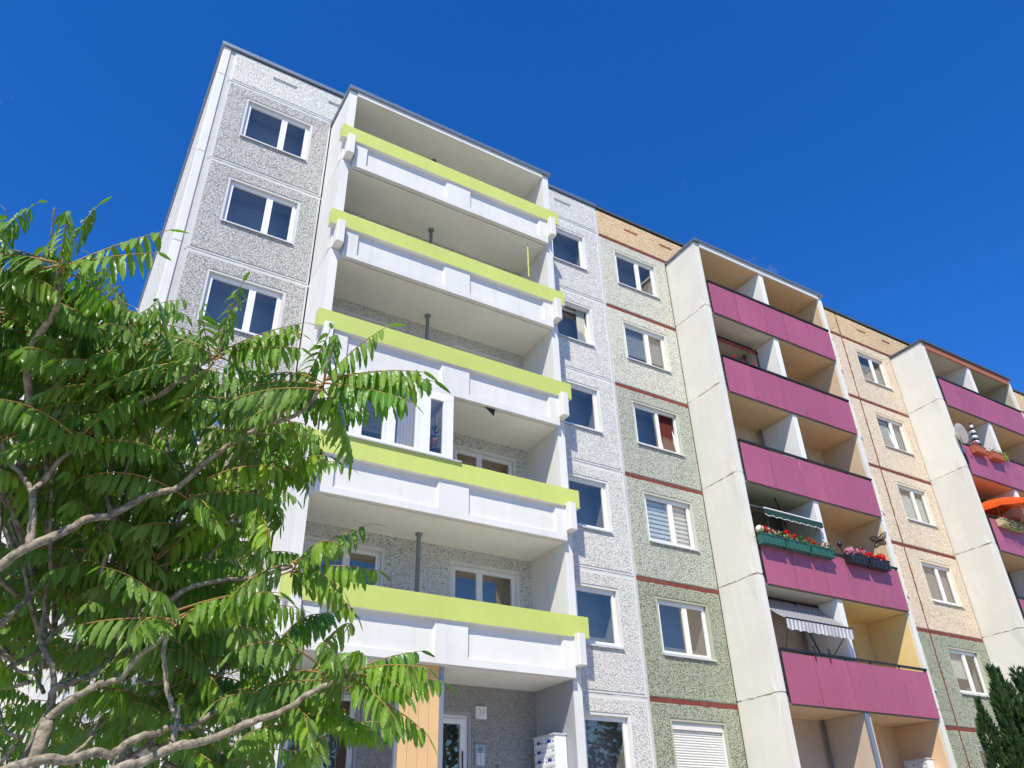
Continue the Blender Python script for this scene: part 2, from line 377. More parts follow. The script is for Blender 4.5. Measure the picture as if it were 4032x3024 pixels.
def window(parent, x0, x1, z0, z1, split=(.6,), yb=0.0, sill=True, tilt=None, extra=None, sillmat=None, room=True, name='window', rdep=.45):
    """white plastic window set back in its opening: window > pane, sill, room, blind / curtain"""
    mb = MB(); yf0, yf1 = yb + .085, yb + .15
    sash(mb, x0, x1, z0, z1, yf0, yf1, .05)
    edges = [x0 + .045] + [x0 + (x1 - x0) * s for s in split] + [x1 - .045]
    for e in edges[1:-1]: mb.box(e - .035, e + .035, yf0 - .004, yf1 - .002, z0 + .05, z1 - .05)
    panes = []
    for i in range(len(edges) - 1):
        a = edges[i] + (.02 if i else 0); b = edges[i + 1] - (.02 if i < len(edges) - 2 else 0)
        f = None
        if tilt == i:
            def f(p, zb=z0 + .05): return (p[0], p[1] + (p[2] - zb) * .15, p[2])
        sash(mb, a, b, z0 + .045, z1 - .045, yf0 - .012, yf1 - .02, .052, f)
        ff = f or (lambda p: p)
        panes.append([ff((a + .05, yf0 + .02, z0 + .095)), ff((b - .05, yf0 + .02, z0 + .095)), ff((b - .05, yf0 + .02, z1 - .095)), ff((a + .05, yf0 + .02, z1 - .095))])
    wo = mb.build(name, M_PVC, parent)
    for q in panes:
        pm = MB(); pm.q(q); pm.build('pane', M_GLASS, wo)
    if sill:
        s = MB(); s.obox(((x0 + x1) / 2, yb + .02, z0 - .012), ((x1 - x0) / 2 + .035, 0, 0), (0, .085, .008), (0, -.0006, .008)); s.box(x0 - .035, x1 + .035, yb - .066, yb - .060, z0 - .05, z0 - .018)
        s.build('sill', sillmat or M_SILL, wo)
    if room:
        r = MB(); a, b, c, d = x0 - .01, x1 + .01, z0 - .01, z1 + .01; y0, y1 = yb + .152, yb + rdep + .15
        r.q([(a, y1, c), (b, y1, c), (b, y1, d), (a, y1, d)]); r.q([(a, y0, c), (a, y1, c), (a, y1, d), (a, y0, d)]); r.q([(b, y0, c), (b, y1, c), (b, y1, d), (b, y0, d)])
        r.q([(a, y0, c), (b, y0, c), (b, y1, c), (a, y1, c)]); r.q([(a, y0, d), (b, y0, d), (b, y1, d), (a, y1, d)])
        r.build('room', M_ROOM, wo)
    if extra:
        kind = extra[0]; yc = yb + .185
        e = MB()
        if kind == 'venetian':
            zlo = extra[1]; z = z1 - .07
            while z > zlo:
                e.q([(x0 + .06, yc, z), (x1 - .06, yc, z), (x1 - .06, yc + .012, z + .026), (x0 + .06, yc + .012, z + .026)]); z -= .030
            e.build('blind', M_BLIND, wo)
        elif kind == 'zebra':
            z = z1 - .12; i = 0
            while z > z0 + .08:
                e.q([(x0 + .06, yc, z - .085), (x1 - .06, yc, z - .085), (x1 - .06, yc, z), (x0 + .06, yc, z)]); z -= .125
            e.build('blind', M_ZEBRA, wo)
            b2 = MB(); b2.q([(x0 + .06, yc + .02, z0 + .05), (x1 - .06, yc + .02, z0 + .05), (x1 - .06, yc + .02, z1 - .05), (x0 + .06, yc + .02, z1 - .05)]); b2.build('blind', M_BLIND, wo)
        else:
            _, mat, a, b, zb, zt = extra; n = 40; pr = None
            for i in range(n + 1):
                u = a + (b - a) * i / n; yy = yc + .02 * math.sin(i * 1.9) + .008 * math.sin(i * .7)
                zl = zb + (.05 * abs(math.sin(i * .55)) if zb > z0 + .2 else 0)
                c = ((u, yy, zl), (u, yy, zt))
                if pr: e.q([pr[0], c[0], c[1], pr[1]])
                pr = c
            e.build('curtain', mat, wo, True)
    return wo

def shutter_window(parent, x0, x1, z0, z1, yb=0.0):
    mb = MB(); sash(mb, x0, x1, z0, z1, yb + .06, yb + .12, .035); wo = mb.build('window', M_PVC, parent)
    hb = MB(); hb.box(x0 + .03, x1 - .03, yb + .045, yb + .15, z1 - .16, z1 - .02); hb.build('shutter_box', M_SLAT, wo)
    z = z1 - .165
    while z > z0 + .04:
        s = MB(); n = 5
        for i in range(n):
            a0, a1 = math.pi * i / n, math.pi * (i + 1) / n
            s.q([(x0 + .04, yb + .10 - .014 * math.sin(a0), z - .052 * i / n), (x1 - .04, yb + .10 - .014 * math.sin(a0), z - .052 * i / n),
                 (x1 - .04, yb + .10 - .014 * math.sin(a1), z - .052 * (i + 1) / n), (x0 + .04, yb + .10 - .014 * math.sin(a1), z - .052 * (i + 1) / n)])
        s.build('slat', M_SLAT, wo); z -= .055
    s = MB(); s.box(x0 - .03, x1 + .03, yb - .06, yb + .05, z0 - .03, z0); s.build('sill', M_SILL, wo)
    return wo

def pane_plate(parent, x0, x1, z0, z1, mat, d):
    boxpart('vent_cover', mat, parent, x0, x1, d, d + .02, z0, z1)

WT, WB = -.43, -1.745     # window head and sill below the joint above
STO = [(2.1, J[0])] + [(J[k], J[k + 1]) for k in range(5)]      # storeys 1..6

# ------------------------------------------------------------------ grey block
GB = thing('apartment_building', (-5.8, 6, 0), 'renovated pale grey apartment block with white loggias and lime green balcony rails', 'building')
boxpart('wall_core', M_WHITE, GB, -11.83, -.02, .62, 13.3, 0, ROOF - .05)
boxpart('plinth', paint('grey_plinth', (.4, .4, .41), dirt=.2), GB, -11.86, -.01, .01, .62, 0, 2.1)
blue = ('cloth', M_BLUEC, -10.95, -10.15, 8.96, 10.0)
for L, (z0, z1) in enumerate(STO, 1):
    ow = (-11.0, -9.39, z1 + WB, z1 + WT); panel(GB, -11.60, -8.84, z0, z1, M_GREY, M_RIMG, [ow])
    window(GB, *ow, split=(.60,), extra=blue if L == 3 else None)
    ow = (-1.84, -.63, z1 + WB, z1 + WT); panel(GB, -2.82, 0, z0, z1, M_LGREY, M_RIMW, [ow])
    window(GB, *ow, split=(), tilt=0 if L == 5 else None, extra=('cloth', M_PALEC, -1.0, -.7, z1 + WB + .06, z1 + WT) if L == 5 else None)
    a = (-8.18, -6.61, z0 + (.12 if L > 1 else 0.05), z1 + WT) ; b = (-4.99, -3.40, z1 + WB, z1 + WT)
    if L == 1:
        b = (-5.62, -4.60, 2.16, 4.26); a = (-8.18, -6.9, z1 + WB, z1 + WT)
    panel(GB, -8.84, -2.82, z0, z1, M_LOGGIA if L > 1 else M_ENTRY, M_RIMW if L > 1 else M_GREYW, [a, b], name='loggia_back_panel')
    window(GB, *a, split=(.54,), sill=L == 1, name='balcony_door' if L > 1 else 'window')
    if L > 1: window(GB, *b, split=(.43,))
    else:
        dd = MB(); sash(dd, b[0], b[1], b[2], b[3], .05, .12, .06); sash(dd, b[0] + .07, b[1] - .07, b[2] + .03, b[3] - .07, .03, .10, .09)
        do = dd.build('entrance_door', M_PVC, GB)
        pm = MB(); pm.box(b[0] + .15, b[1] - .15, .06, .075, b[2] + .12, b[3] - .15); pm.build('pane', M_GLASS, do)
        boxpart('door_lobby', M_ROOM, do, b[0], b[1], .55, .6, b[2], b[3])
        hm = MB(); hm.tube([(b[1] - .12, .0, 2.9), (b[1] - .12, .0, 3.62)], .014); hm.tube([(b[1] - .12, .0, 3.0), (b[1] - .12, .05, 3.0)], .01); hm.tube([(b[1] - .12, .0, 3.55), (b[1] - .12, .05, 3.55)], .01)
        hm.build('handle', M_BLACK, do)
    seal(GB, -11.60, -8.84, z1 - .03, z1 + .03, M_SEAL, jit=.006); seal(GB, -2.82, 0, z1 - .03, z1 + .03, M_SEAL, jit=.006)
for x0, x1, slots in ((-11.6, -5.83, ((-10.53, -9.90), (-9.01, -8.4))), (-5.83, 0, ((-1.63, -1.0),))):
    ops = [(a, b, 19.58, 19.68) for a, b in slots]
    pp = panel(GB, x0, x1, J[5], ROOF, M_WHITEP if x0 < -6 else M_LGREY, M_RIMW, ops, wr=.02, name='parapet_panel')
    for (a, b, c, d) in ops: pane_plate(pp, a, b, c, d, M_RIMG, .03)
seal(GB, -.03, .03, 2.1, ROOF, M_SEAL, d0=-.005, jit=.006); seal(GB, -11.70, -11.57, 2.1, ROOF, M_SEAL, d0=.03, jit=.004)
for L, (z0, z1) in enumerate(STO + [(J[5], ROOF)], 1):                       # smooth corner column, one length per storey
    mb = MB(); h0, h1 = z0 + .012 + .1 * (z0 > 3), z1 - .012 + .1 * (z1 < 19)
    P = [(-11.88, .30), (-11.88, .02), (-11.86, -.012), (-11.70, -.012), (-11.685, .01), (-11.685, .3)]
    for i in range(5):
        (ax, ay), (bx, by) = P[i], P[i + 1]; mb.q([(ax, ay, h0), (bx, by, h0), (bx, by, h1), (ax, ay, h1)])
    mb.q([(x, y, h0) for x, y in P]); mb.q([(x, y, h1) for x, y in P]); mb.build('corner_strip', M_WHITE, GB)
GM = lambda u, d, v: (-11.86 + d, u, v)
YS = [.33, 1.9, 5.2, 8.5, 11.0, 13.35]
for (z0, z1) in STO + [(J[5], ROOF)]:
    for i in range(5): panel(GB, YS[i], YS[i + 1], z0, z1, M_WHITEP, M_RIMW, rim=.03, jw=.03, jv=.035, mapf=GM, name='gable_panel')
for y in YS[:-1]: seal(GB, y - .02, y + .02, 0, ROOF, M_SEAL, d0=.018, d1=.07, mapf=GM)
for z in J: seal(GB, .33, 13.35, z - .02, z + .02, M_SEAL, d0=.018, d1=.07, mapf=GM)
rf = MB(); rf.box(-11.94, 0, -.07, .55, ROOF + .0, ROOF + .11); rf.box(-11.94, -11.4, .55, 13.4, ROOF, ROOF + .11); rf.box(-11.4, 0, .55, 13.35, ROOF - .02, ROOF + .02)
[rf.box(x - .012, x + .012, -.074, .2, ROOF - .004, ROOF + .114) for x in (-10.1, -8.1, -6.0, -4.1, -2.0, -.4)]; [rf.box(-11.945, -11.6, y - .012, y + .012, ROOF - .004, ROOF + .114) for y in (2, 4.1, 6.0, 8.2, 10.3)]
rf.build('roof_flashing', M_FLASH, GB)

def crack_wall(parent, x0, x1, y0, y1, zs, mat, sealmat, name='loggia_side_wall', ragged=.0):
    """side wall of a loggia tower in storey-high slabs; a filled joint line between slabs"""
    for i in range(len(zs) - 1):
        mb = MB(); n = 14 if ragged else 1; g0 = .011
        A = zs[i] + g0; B = zs[i + 1] - g0
        ys = [y0 + (y1 - y0) * k / n for k in range(n + 1)]
        lo = [A + (random.uniform(-ragged, ragged) if i else 0) for _ in ys]; hi = [B + random.uniform(-ragged, ragged) for _ in ys]
        for k in range(n):
            for x in (x0, x1):
                mb.q([(x, ys[k], lo[k]), (x, ys[k + 1], lo[k + 1]), (x, ys[k + 1], hi[k + 1]), (x, ys[k], hi[k])])
            mb.q([(x0, ys[k], lo[k]), (x1, ys[k], lo[k]), (x1, ys[k + 1], lo[k + 1]), (x0, ys[k + 1], lo[k + 1])])
            mb.q([(x0, ys[k], hi[k]), (x1, ys[k], hi[k]), (x1, ys[k + 1], hi[k + 1]), (x0, ys[k + 1], hi[k + 1])])
        for k in (0, n): mb.q([(x0, ys[k], lo[k]), (x1, ys[k], lo[k]), (x1, ys[k], hi[k]), (x0, ys[k], hi[k])])
        o = mb.build(name, mat, parent)
        if i:
            # flared seat at the joint: shallow triangular facets on the outer face
            fl = MB(); yy = y0 + .42; s = -1
            for sx, xx in ((-1, x0), (1, x1)):
                zt = zs[i]
                fl.q([(xx, yy + .02, zt - .03), (xx + sx * .014, y0 + .10, zt - .03), (xx, y0 + .16, zt - .75)])
                fl.q([(xx, yy + .02, zt - .03), (xx + sx * .014, y0 + .10, zt - .03), (xx, y0 + .0, zt - .03)])
                fl.q([(xx + sx * .014, y0 + .10, zt - .03), (xx, y0 + .16, zt - .75), (xx, y0 + .0, zt - .03)])
                fl.q([(xx, yy - .06, zt + .03), (xx + sx * .012, y0 + .14, zt + .03), (xx, y0 + .20, zt + .45)])
                fl.q([(xx + sx * .012, y0 + .14, zt + .03), (xx, y0 + .20, zt + .45), (xx, y0 + .03, zt + .03)])
            fl.build('joint_seat', mat, o)
            sm = MB(); sm.box(x0 + .012, x1 - .012, y0 + .012, y1 - .01, zs[i] - .03, zs[i] + .03); sm.build('joint_seal', sealmat, o)

# ---- grey loggia tower
TZ = [0] + [j + .12 for j in J[:5]] + [18.74]
crack_wall(GB, -8.84, -8.64, -1.37, 0.0, TZ, M_WHITE, M_SEAL, ragged=.003); 
crack_wall(GB, -3.02, -2.82, -1.37, 0.0, TZ, M_WHITE, M_SEAL, ragged=.003)
boxpart('entrance_wall_lining', M_GREYW, GB, -3.035, -3.022, -1.36, -.015, 0, J[0] - .09)
for k in range(5):
    z = J[k]
    boxpart('balcony_slab', M_SOFF, GB, -8.638, -3.022, -1.355, .0, z - .085, z + .06)
    mb = MB(); xs = [-8.57, -8.27, -6.09, -5.42, -3.29, -3.03]; zz = [z - .085, z + .055, z + .70]; yf, yr, yb = -1.5, -1.435, -1.385
    for i in range(5):
        rec = i in (1, 3)
        mb.q([(xs[i], yf, zz[0]), (xs[i + 1], yf, zz[0]), (xs[i + 1], yf, zz[1]), (xs[i], yf, zz[1])])
        if not rec: mb.q([(xs[i], yf, zz[1]), (xs[i + 1], yf, zz[1]), (xs[i + 1], yf, zz[2]), (xs[i], yf, zz[2])])
        else:
            a, b = xs[i], xs[i + 1]; s = .035
            mb.q([(a + s, yr, zz[1] + s), (b - s, yr, zz[1] + s), (b - s, yr, zz[2]), (a + s, yr, zz[2])])
            mb.q([(a, yf, zz[1]), (b, yf, zz[1]), (b - s, yr, zz[1] + s), (a + s, yr, zz[1] + s)])
            mb.q([(a, yf, zz[1]), (a + s, yr, zz[1] + s), (a + s, yr, zz[2]), (a, yf, zz[2])]); mb.q([(b, yf, zz[1]), (b - s, yr, zz[1] + s), (b - s, yr, zz[2]), (b, yf, zz[2])])
    x0, x1 = xs[0], xs[-1]
    mb.q([(x0, yf, zz[0]), (x1, yf, zz[0]), (x1, yb, zz[0]), (x0, yb, zz[0])]); mb.q([(x0, yb, zz[0]), (x1, yb, zz[0]), (x1, yb, zz[2]), (x0, yb, zz[2])])
    for x in (x0, x1): mb.q([(x, yf, zz[0]), (x, yb, zz[0]), (x, yb, zz[2]), (x, yf, zz[2])])
    par = mb.build('balcony_parapet', M_WHITE, GB)
    lm = MB(); n = 70; pr = None                                  # lime rail with a slightly chipped lower edge
    for i in range(n + 1):
        x = -8.95 + 6.27 * i / n; c1, c2, c3 = (random.uniform(-.004, .004) for _ in range(3))
        c = [(x, -1.345, z + .695), (x, -1.55, z + .695 + c1), (x, -1.55 + c3 * .4, z + 1.115 + c2 * .6), (x, -1.345, z + 1.115)]
        if pr:
            for q in range(4): lm.q([pr[q], c[q], c[(q + 1) % 4], pr[(q + 1) % 4]], 1 if q == 0 else 0)
        else: lm.q(c)
        pr = c
    lm.q(pr); lm.build('top_rail', [M_LIME, M_SOFF], par)
    for x in (-8.815, -3.045):
        cb = MB(); a, b = x, x + .185; y0, y1, zl, zh, e = -1.672, -1.372, z + .14, z + .745, .018
        prof = [(a + e, y0), (b - e, y0), (b, y0 + e), (b, y1), (a, y1), (a, y0 + e)]
        for i in range(6):
            p, q = prof[i], prof[(i + 1) % 6]; cb.q([(p[0], p[1], zl), (q[0], q[1], zl), (q[0], q[1], zh), (p[0], p[1], zh)])
        cb.q([(p[0], p[1], zl) for p in prof], 1); cb.q([(p[0], p[1], zh) for p in prof]); cb.build('end_block', [M_WHITE, M_SOFF], par)
boxpart('roof_slab', M_SOFF, GB, -8.638, -3.022, -1.36, 0, 18.60, 18.72)
boxpart('roof_beam', M_WHITE, GB, -8.638, -3.022, -1.40, -1.362, 18.595, 18.74)
tf = MB(); tf.box(-8.885, -2.775, -1.45, .0, 18.742, 18.85); [tf.box(x - .012, x + .012, -1.455, -.1, 18.738, 18.855) for x in (-7.6, -5.7, -4.0)]; tf.build('loggia_roof_flashing', M_FLASH, GB)
dp = MB(); dp.tube([(-6.0, -.42, 4.96), (-6.0, -.42, 18.6)], .045, 12)
for z in [j - .13 for j in J[1:5]] + [18.575]: dp.tube([(-6.0, -.42, z), (-6.0, -.42, z + .045)], .075, 12)
dp.build('downpipe', M_PIPE, GB, True)
cd = MB(); pts = [(-3.60 + random.uniform(-.006, .006), -1.33, 14.75 + .06 * i) for i in range(20)]; cd.tube(pts, [.022 + random.uniform(-.006, .006) for _ in pts], 6); cd.build('painted_cord', M_LIME, GB)
fl = MB(); fl.q([(-4.995, -1.42, 10.42), (-4.72, -1.42, 10.43), (-4.77, -1.44, 10.21)]); fl.q([(-4.995, -1.415, 10.42), (-4.72, -1.415, 10.43), (-4.77, -1.435, 10.21)]); fl.build('loose_flap', M_BLACK, GB)
# ---- glazed part of the third-floor loggia
zb, zt = J[1] + 1.12, J[2] - .09
GL = MB(); GL.box(-8.62, -5.80, -1.50, -1.42, zb, zb + .06); GL.box(-8.62, -5.80, -1.50, -1.42, zt - .14, zt)
PX = [(-8.62, -8.50), (-7.99, -7.87), (-7.31, -7.17), (-6.60, -6.40), (-5.98, -5.80)]
for a, b in PX: GL.box(a, b, -1.497, -1.425, zb + .06, zt - .14)
for (a, b) in ((-8.50, -7.99), (-7.87, -7.31), (-7.17, -6.60), (-6.40, -5.98)): sash(GL, a + .004, b - .004, zb + .07, zt - .15, -1.51, -1.44, .055)
GL.box(-5.86, -5.80, -1.418, -.02, zb + .001, zb + .06); GL.box(-5.86, -5.80, -1.418, -.02, zt - .1, zt - .001); GL.box(-5.86, -5.80, -.75, -.68, zb + .06, zt - .1)
ge = GL.build('loggia_glazing', M_PVC, GB)
for (a, b) in ((-8.50, -7.99), (-7.87, -7.31), (-7.17, -6.60), (-6.40, -5.98)):
    pm = MB(); pm.q([(a + .05, -1.47, zb + .11), (b - .05, -1.47, zb + .11), (b - .05, -1.47, zt - .2), (a + .05, -1.47, zt - .2)]); pm.build('pane', M_GLASS, ge)
pm = MB(); pm.q([(-5.83, -1.40, zb + .06), (-5.83, -.05, zb + .06), (-5.83, -.05, zt - .1), (-5.83, -1.40, zt - .1)]); pm.build('pane', M_GLASS, ge)
boxpart('sill', M_SILL, ge, -8.63, -5.64, -1.60, -1.42, zb - .004, zb + .022)
cm = MB(); pr = None
for i in range(31):
    x = -7.16 + .56 * i / 30; y = -1.40 + .004 * math.sin(i * 1.7); c = ((x, y, zb + .08), (x, y, zt - .32))
    if pr: cm.q([pr[0], c[0], c[1], pr[1]])
    pr = c
cm.build('curtain', M_CURT, ge, True)
bl = MB(); z = zb + .15
while z < zb + .9: bl.q([(-7.84, -1.38, z), (-7.34, -1.38, z), (-7.34, -1.365, z + .008), (-7.84, -1.365, z + .008)]); z += .05
bl.build('blind', M_BLIND, ge)
# ---- ochre board screen beside the entrance
SC = MB(); SC.box(-5.875, -5.80, -1.31, -1.24, .02, J[0] - .09); sc = SC.build('entrance_screen', M_STEEL, GB)
u = MB(); u.box(-6.70, -6.655, -1.31, -1.24, .02, J[0] - .09); u.build('upright', M_STEEL, sc)
for i in range(4):
    x = -6.652 + i * .194; boxpart('board', M_OCHRE, sc, x + .003, x + .191, -1.285, -1.26, .05, J[0] - .095)

# ------------------------------------------------------------------ cream block
CB = thing('apartment_building', (17, 6, 0), 'unrenovated cream and green apartment block with red joints and purple balcony fronts', 'building')
boxpart('wall_core', M_PIER, CB, .02, 34.98, .62, 13.3, 0, ROOF - .05)
boxpart('plinth', paint('grey_plinth', (.4, .4, .41)), CB, .01, 34.99, .01, .62, 0, 2.1)
FC = {1: (M_C2, M_RIM2), 2: (M_C2, M_RIM2), 3: (M_C4, M_RIM4), 4: (M_C4, M_RIM4), 5: (M_C6, M_RIM6), 6: (M_C6, M_RIM6)}
FE = {1: (M_C2, M_RIM2), 2: (M_C2, M_RIM2), 3: (M_CREAM, M_RIMC), 4: (M_CREAM, M_RIMC), 5: (M_CREAM, M_RIMC), 6: (M_CREAM, M_RIMC)}
RJ = .115
for L, (z0, z1) in enumerate(STO, 1):
    za, zb_ = z1 + WB, z1 + WT
    ow = (.62, 2.23, za, zb_); panel(CB, 0, 2.78, z0, z1, *FC[L], [ow], rim=.02, jw=RJ, jv=.06)
    if L == 1: shutter_window(CB, *ow)
    else:
        ex = {6: None, 5: ('venetian', za + .28), 4: ('cloth', M_REDC, 1.62, 2.18, za + .05, zb_ - .05), 3: ('zebra',), 2: ('venetian', za + .1)}[L]
        if L == 2: ex = None
        window(CB, *ow, split=(.57,), tilt=1 if L == 4 else None, extra=ex)
    ow = (9.74, 10.95, za, zb_); panel(CB, 8.76, 11.57, z0, z1, *FE[L], [ow], rim=.02, jw=RJ, jv=.05)
    window(CB, *ow, split=())
    ow = (12.27, 13.84, za, zb_); panel(CB, 11.57, 14.42, z0, z1, *FE[L], [ow], rim=.02, jw=RJ, jv=.05)
    ex = {6: ('cloth', M_NET, 12.33, 13.78, za + .04, zb_ - .4), 5: ('venetian', za + .2), 4: ('cloth', M_PALEC, 12.33, 13.78, za + .04, zb_ - .25), 3: ('cloth', M_NET, 12.33, 13.78, za + .04, zb_ - .05), 2: ('cloth', M_PALEC, 12.33, 13.2, za + .45, zb_ - .05), 1: None}[L]
    window(CB, *ow, split=(.56,), tilt=0 if L == 5 else None, extra=ex)
    for (a, b) in ((20.4, 23.2), (23.2, 26.0), (26.0, 34.98)):
        ow = (a + .9, a + 2.1, za, zb_); panel(CB, a, b, z0, z1, *FE[L], [ow], rim=.02, jw=RJ, jv=.05); window(CB, *ow, split=(.56,))
    for (a, b) in ((.035, 2.78), (8.76, 14.42), (20.4, 34.9)): seal(CB, a, b, z1 - RJ / 2, z1 + RJ / 2, M_RED, d0=.002, jit=.012)
for (x0, x1, sl_) in ((0, 5.77, ((1.15, 1.70), (2.65, 3.19))), (5.77, 11.57, ()), (11.57, 17.4, ((12.74, 13.29), (14.27, 14.80))), (17.4, 23.2, ()), (23.2, 34.98, ())):
    ops = [(a, b, 19.57, 19.66) for a, b in sl_]
    pp = panel(CB, x0, x1, J[5], ROOF - .02, M_TAN, M_RIMT, ops, rim=.015, wr=.012, jw=RJ, jv=.05, name='parapet_panel')
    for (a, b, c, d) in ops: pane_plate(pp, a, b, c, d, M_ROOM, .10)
for x in (11.57, 23.2): seal(CB, x - .034, x + .034, 2.1, ROOF, M_RED, d0=-.004, jit=.009)
rf = MB(); rf.box(.002, 35.05, -.06, .55, ROOF - .02, ROOF + .06); rf.box(0.002, 35, .55, 13.35, ROOF - .04, ROOF + .0); rf.build('roof_flashing', M_FLASHD, CB)
boxpart('gable_wall', M_PIER, CB, 34.985, 35.0, .0, 13.3, 0, ROOF - .03)

def purple_tower(x0, cells, roofmat, fascia, rise=0.0):
    """loggia tower with two cells per storey and purple sheet balcony fronts"""
    xa, xb, xp0, xp1, xc, xd = x0, x0 + .2, x0 + 2.86, x0 + 3.05, x0 + 5.78, x0 + 5.98
    TZ2 = [0] + [j + .12 for j in J[:5]] + [18.76]
    crack_wall(CB, xa, xb, -1.37, 0, TZ2, M_PIER, M_CSEAL, ragged=.016); crack_wall(CB, xc, xd, -1.37, 0, TZ2, M_PIER, M_CSEAL, ragged=.008)
    for L, (z0, z1) in enumerate(STO, 1):
        (wl, sl1), (wr_, sr1) = cells[L - 1]
        for side, (a, b, wm, sm) in enumerate(((xb, xp0, wl, sl1), (xp1, xc, wr_, sr1))):
            cx = (a + b) / 2; ow = (a + .38, a + 1.18, z0 + .1 if L > 1 else 2.2, z1 + WT)
            if side: ow = (a + .5, a + 1.9, z1 + WB, z1 + WT)
            o = panel(CB, a - .1, b + .1, z0, z1, wm, wm, [ow], rim=.02, jw=.02, name='loggia_back_panel')
            window(CB, *ow, split=(.5,) if side else (), sill=False, name='window' if side else 'balcony_door')
            top = 18.60 if L == 6 else z1
            boxpart('balcony_slab' if L < 6 else 'roof_slab', sm, CB, a + .002, b - .002, -1.355, .0, top - (.14 if L < 6 else 0), top + (.05 if L < 6 else .12))
            # thin coat of paint on the wall to the right of the cell
            boxpart('wall_paint', wm if (side or L == 1) else M_PART, CB, b - .012, b - .002, -1.30 if side else -1.352, -.02, z0 + .06, (z1 - .15) if L < 6 else 18.595)
        boxpart('partition', M_PART if L > 1 else wl, CB, xp0, xp1, -1.36, 0, z0 + .06 if L > 1 else 0, (z1 - .02) if L < 6 else 18.60)
        pm = MB(); pm.tube([(xp0 - .10, -.16, z0 + .06 if L > 1 else 0), (xp0 - .10, -.16, z1 - .14 if L < 6 else 18.6)], .04, 10); pm.build('downpipe', M_PIPE, CB, True)
        if L == 1:
            boxpart('steel_post', M_STEEL, CB, xp0 - .05, xp0 + .09, -1.395, -1.362, 0, J[0] - .15)
    for k in range(5):
        z = J[k]
        boxpart('slab_edge', M_SOFFD, CB, xb + .002, xc - .002, -1.385, -1.358, z - .15, z + .04)
        edges = [xb + .035, x0 + 1.35, x0 + 2.55, x0 + 3.50, x0 + 4.66, xc + .01]
        fr = MB()
        fr.box(xb + .01, xc + .02, -1.445, -1.365, z + 1.085, z + 1.135); fr.box(xb + .02, xc + .01, -1.405, -1.385, z + .99, z + 1.02); fr.box(xb + .02, xc + .01, -1.405, -1.388, z + .01, z + .04)
        for e in edges: fr.box(e - .018, e + .018, -1.408, -1.387, z - .08, z + 1.09)
        bo = fr.build('balcony_front', M_BLACK, CB)
        for i in range(5):
            yj = random.uniform(-.003, .003)
            pn = MB(); pn.obox(((edges[i] + edges[i + 1]) / 2, -1.425 + yj, z + .455), ((edges[i + 1] - edges[i]) / 2 - .008, random.uniform(-.003, .003), 0), (0, .004, 0), (0, random.uniform(-.004, .004), .575))
            pn.build('balcony_panel', M_PURP, bo)
        br = MB()
        for i in range(6): br.box(xb - .0, xb + .06, -1.39, -1.37, z + .1 + i * .16, z + .125 + i * .16)
        br.build('bracket', M_BLACK, bo)
    boxpart('roof_beam', fascia, CB, xb + .002, xc - .002, -1.41, -1.36, 18.585 - rise, 18.76)
    tf = MB(); tf.box(x0 - .05, x0 + 6.03, -1.47, 0, 18.762, 18.84); [tf.box(x0 + x - .012, x0 + x + .012, -1.475, -.1, 18.757, 18.845) for x in (1.3, 3.2, 5.0)]; tf.build('loggia_roof_flashing', roofmat, CB)
M_SOFFD = paint('weathered_slab_edge', (.24, .225, .20), dirt=.3, relief=.6)
T, W_, Yl, Pk, Or, Dk = M_TANW, M_PART, M_YELW, M_PINKW, M_ORW, M_DARKW
M_SOFFT = paint('tan_soffit', (.66, .46, .27), dirt=.1); M_SOFFC = paint('cream_soffit', (.60, .55, .45), dirt=.1)
M_SOFFO = paint('olive_soffit', (.44, .43, .31), dirt=.1)
purple_tower(2.78, [((Pk, M_ORW), (Or, M_ORW)), ((Pk, M_SOFFC), (Yl, Yl)), ((Dk, M_SOFFO), (T, M_SOFFT)), ((T, M_SOFFT), (T, M_SOFFT)), ((M_SOFFC, M_SOFFC), (T, M_SOFFT)), ((T, M_SOFFT), (T, M_SOFFT))], M_FLASH, M_WHITE)
purple_tower(14.42, [((Pk, M_SOFFT), (Pk, M_SOFFT)), ((Pk, M_SOFFT), (Pk, M_SOFFT)), ((Dk, M_SOFFT), (Pk, M_SOFFT)), ((T, M_SOFFT), (T, M_SOFFT)), ((M_SOFFC, M_SOFFT), (T, M_SOFFT)), ((M_SOFFC, M_SOFFC), (M_SOFFO, M_SOFFO))], M_FLASHD, M_BRICKF, .10)

# ------------------------------------------------------------------ set-back wing behind the gable
WG = thing('apartment_building', (-21, 20, 0), 'white apartment wing set back at far left behind the sumac', 'building')
WM = lambda u, d, v: (u, 13.40 + d, v)
boxpart('wall_core', M_WHITE, WG, -32, -11.84, 14.05, 25, 0, ROOF - .05)
boxpart('plinth', paint('grey_plinth', (.4, .4, .41)), WG, -32, -11.9, 13.42, 14.05, 0, 2.1)
for (z0, z1) in STO:
    for (a, b, ow) in ((-15.0, -11.83, None), (-18.0, -15.0, 1), (-24.9, -18.0, 1), (-32, -24.9, 1)):
        ops = [(a + .8, a + 2.2, z1 + WB, z1 + WT)] if ow else []
        panel(WG, a, b, z0, z1, M_WHITEP, M_RIMW, ops, mapf=WM)
        if ops: window(WG, *ops[0], yb=13.40)
    seal(WG, -32, -11.83, z1 - .03, z1 + .03, M_SEAL, mapf=WM)
panel(WG, -32, -11.83, J[5], ROOF, M_WHITEP, M_RIMW, mapf=WM, name='parapet_panel')
for x in (-15.0, -18.0, -24.9): seal(WG, x - .03, x + .03, 0, ROOF, M_SEAL, mapf=WM)
boxpart('roof_flashing', M_FLASH, WG, -32.06, -11.95, 13.33, 25, ROOF, ROOF + .11)

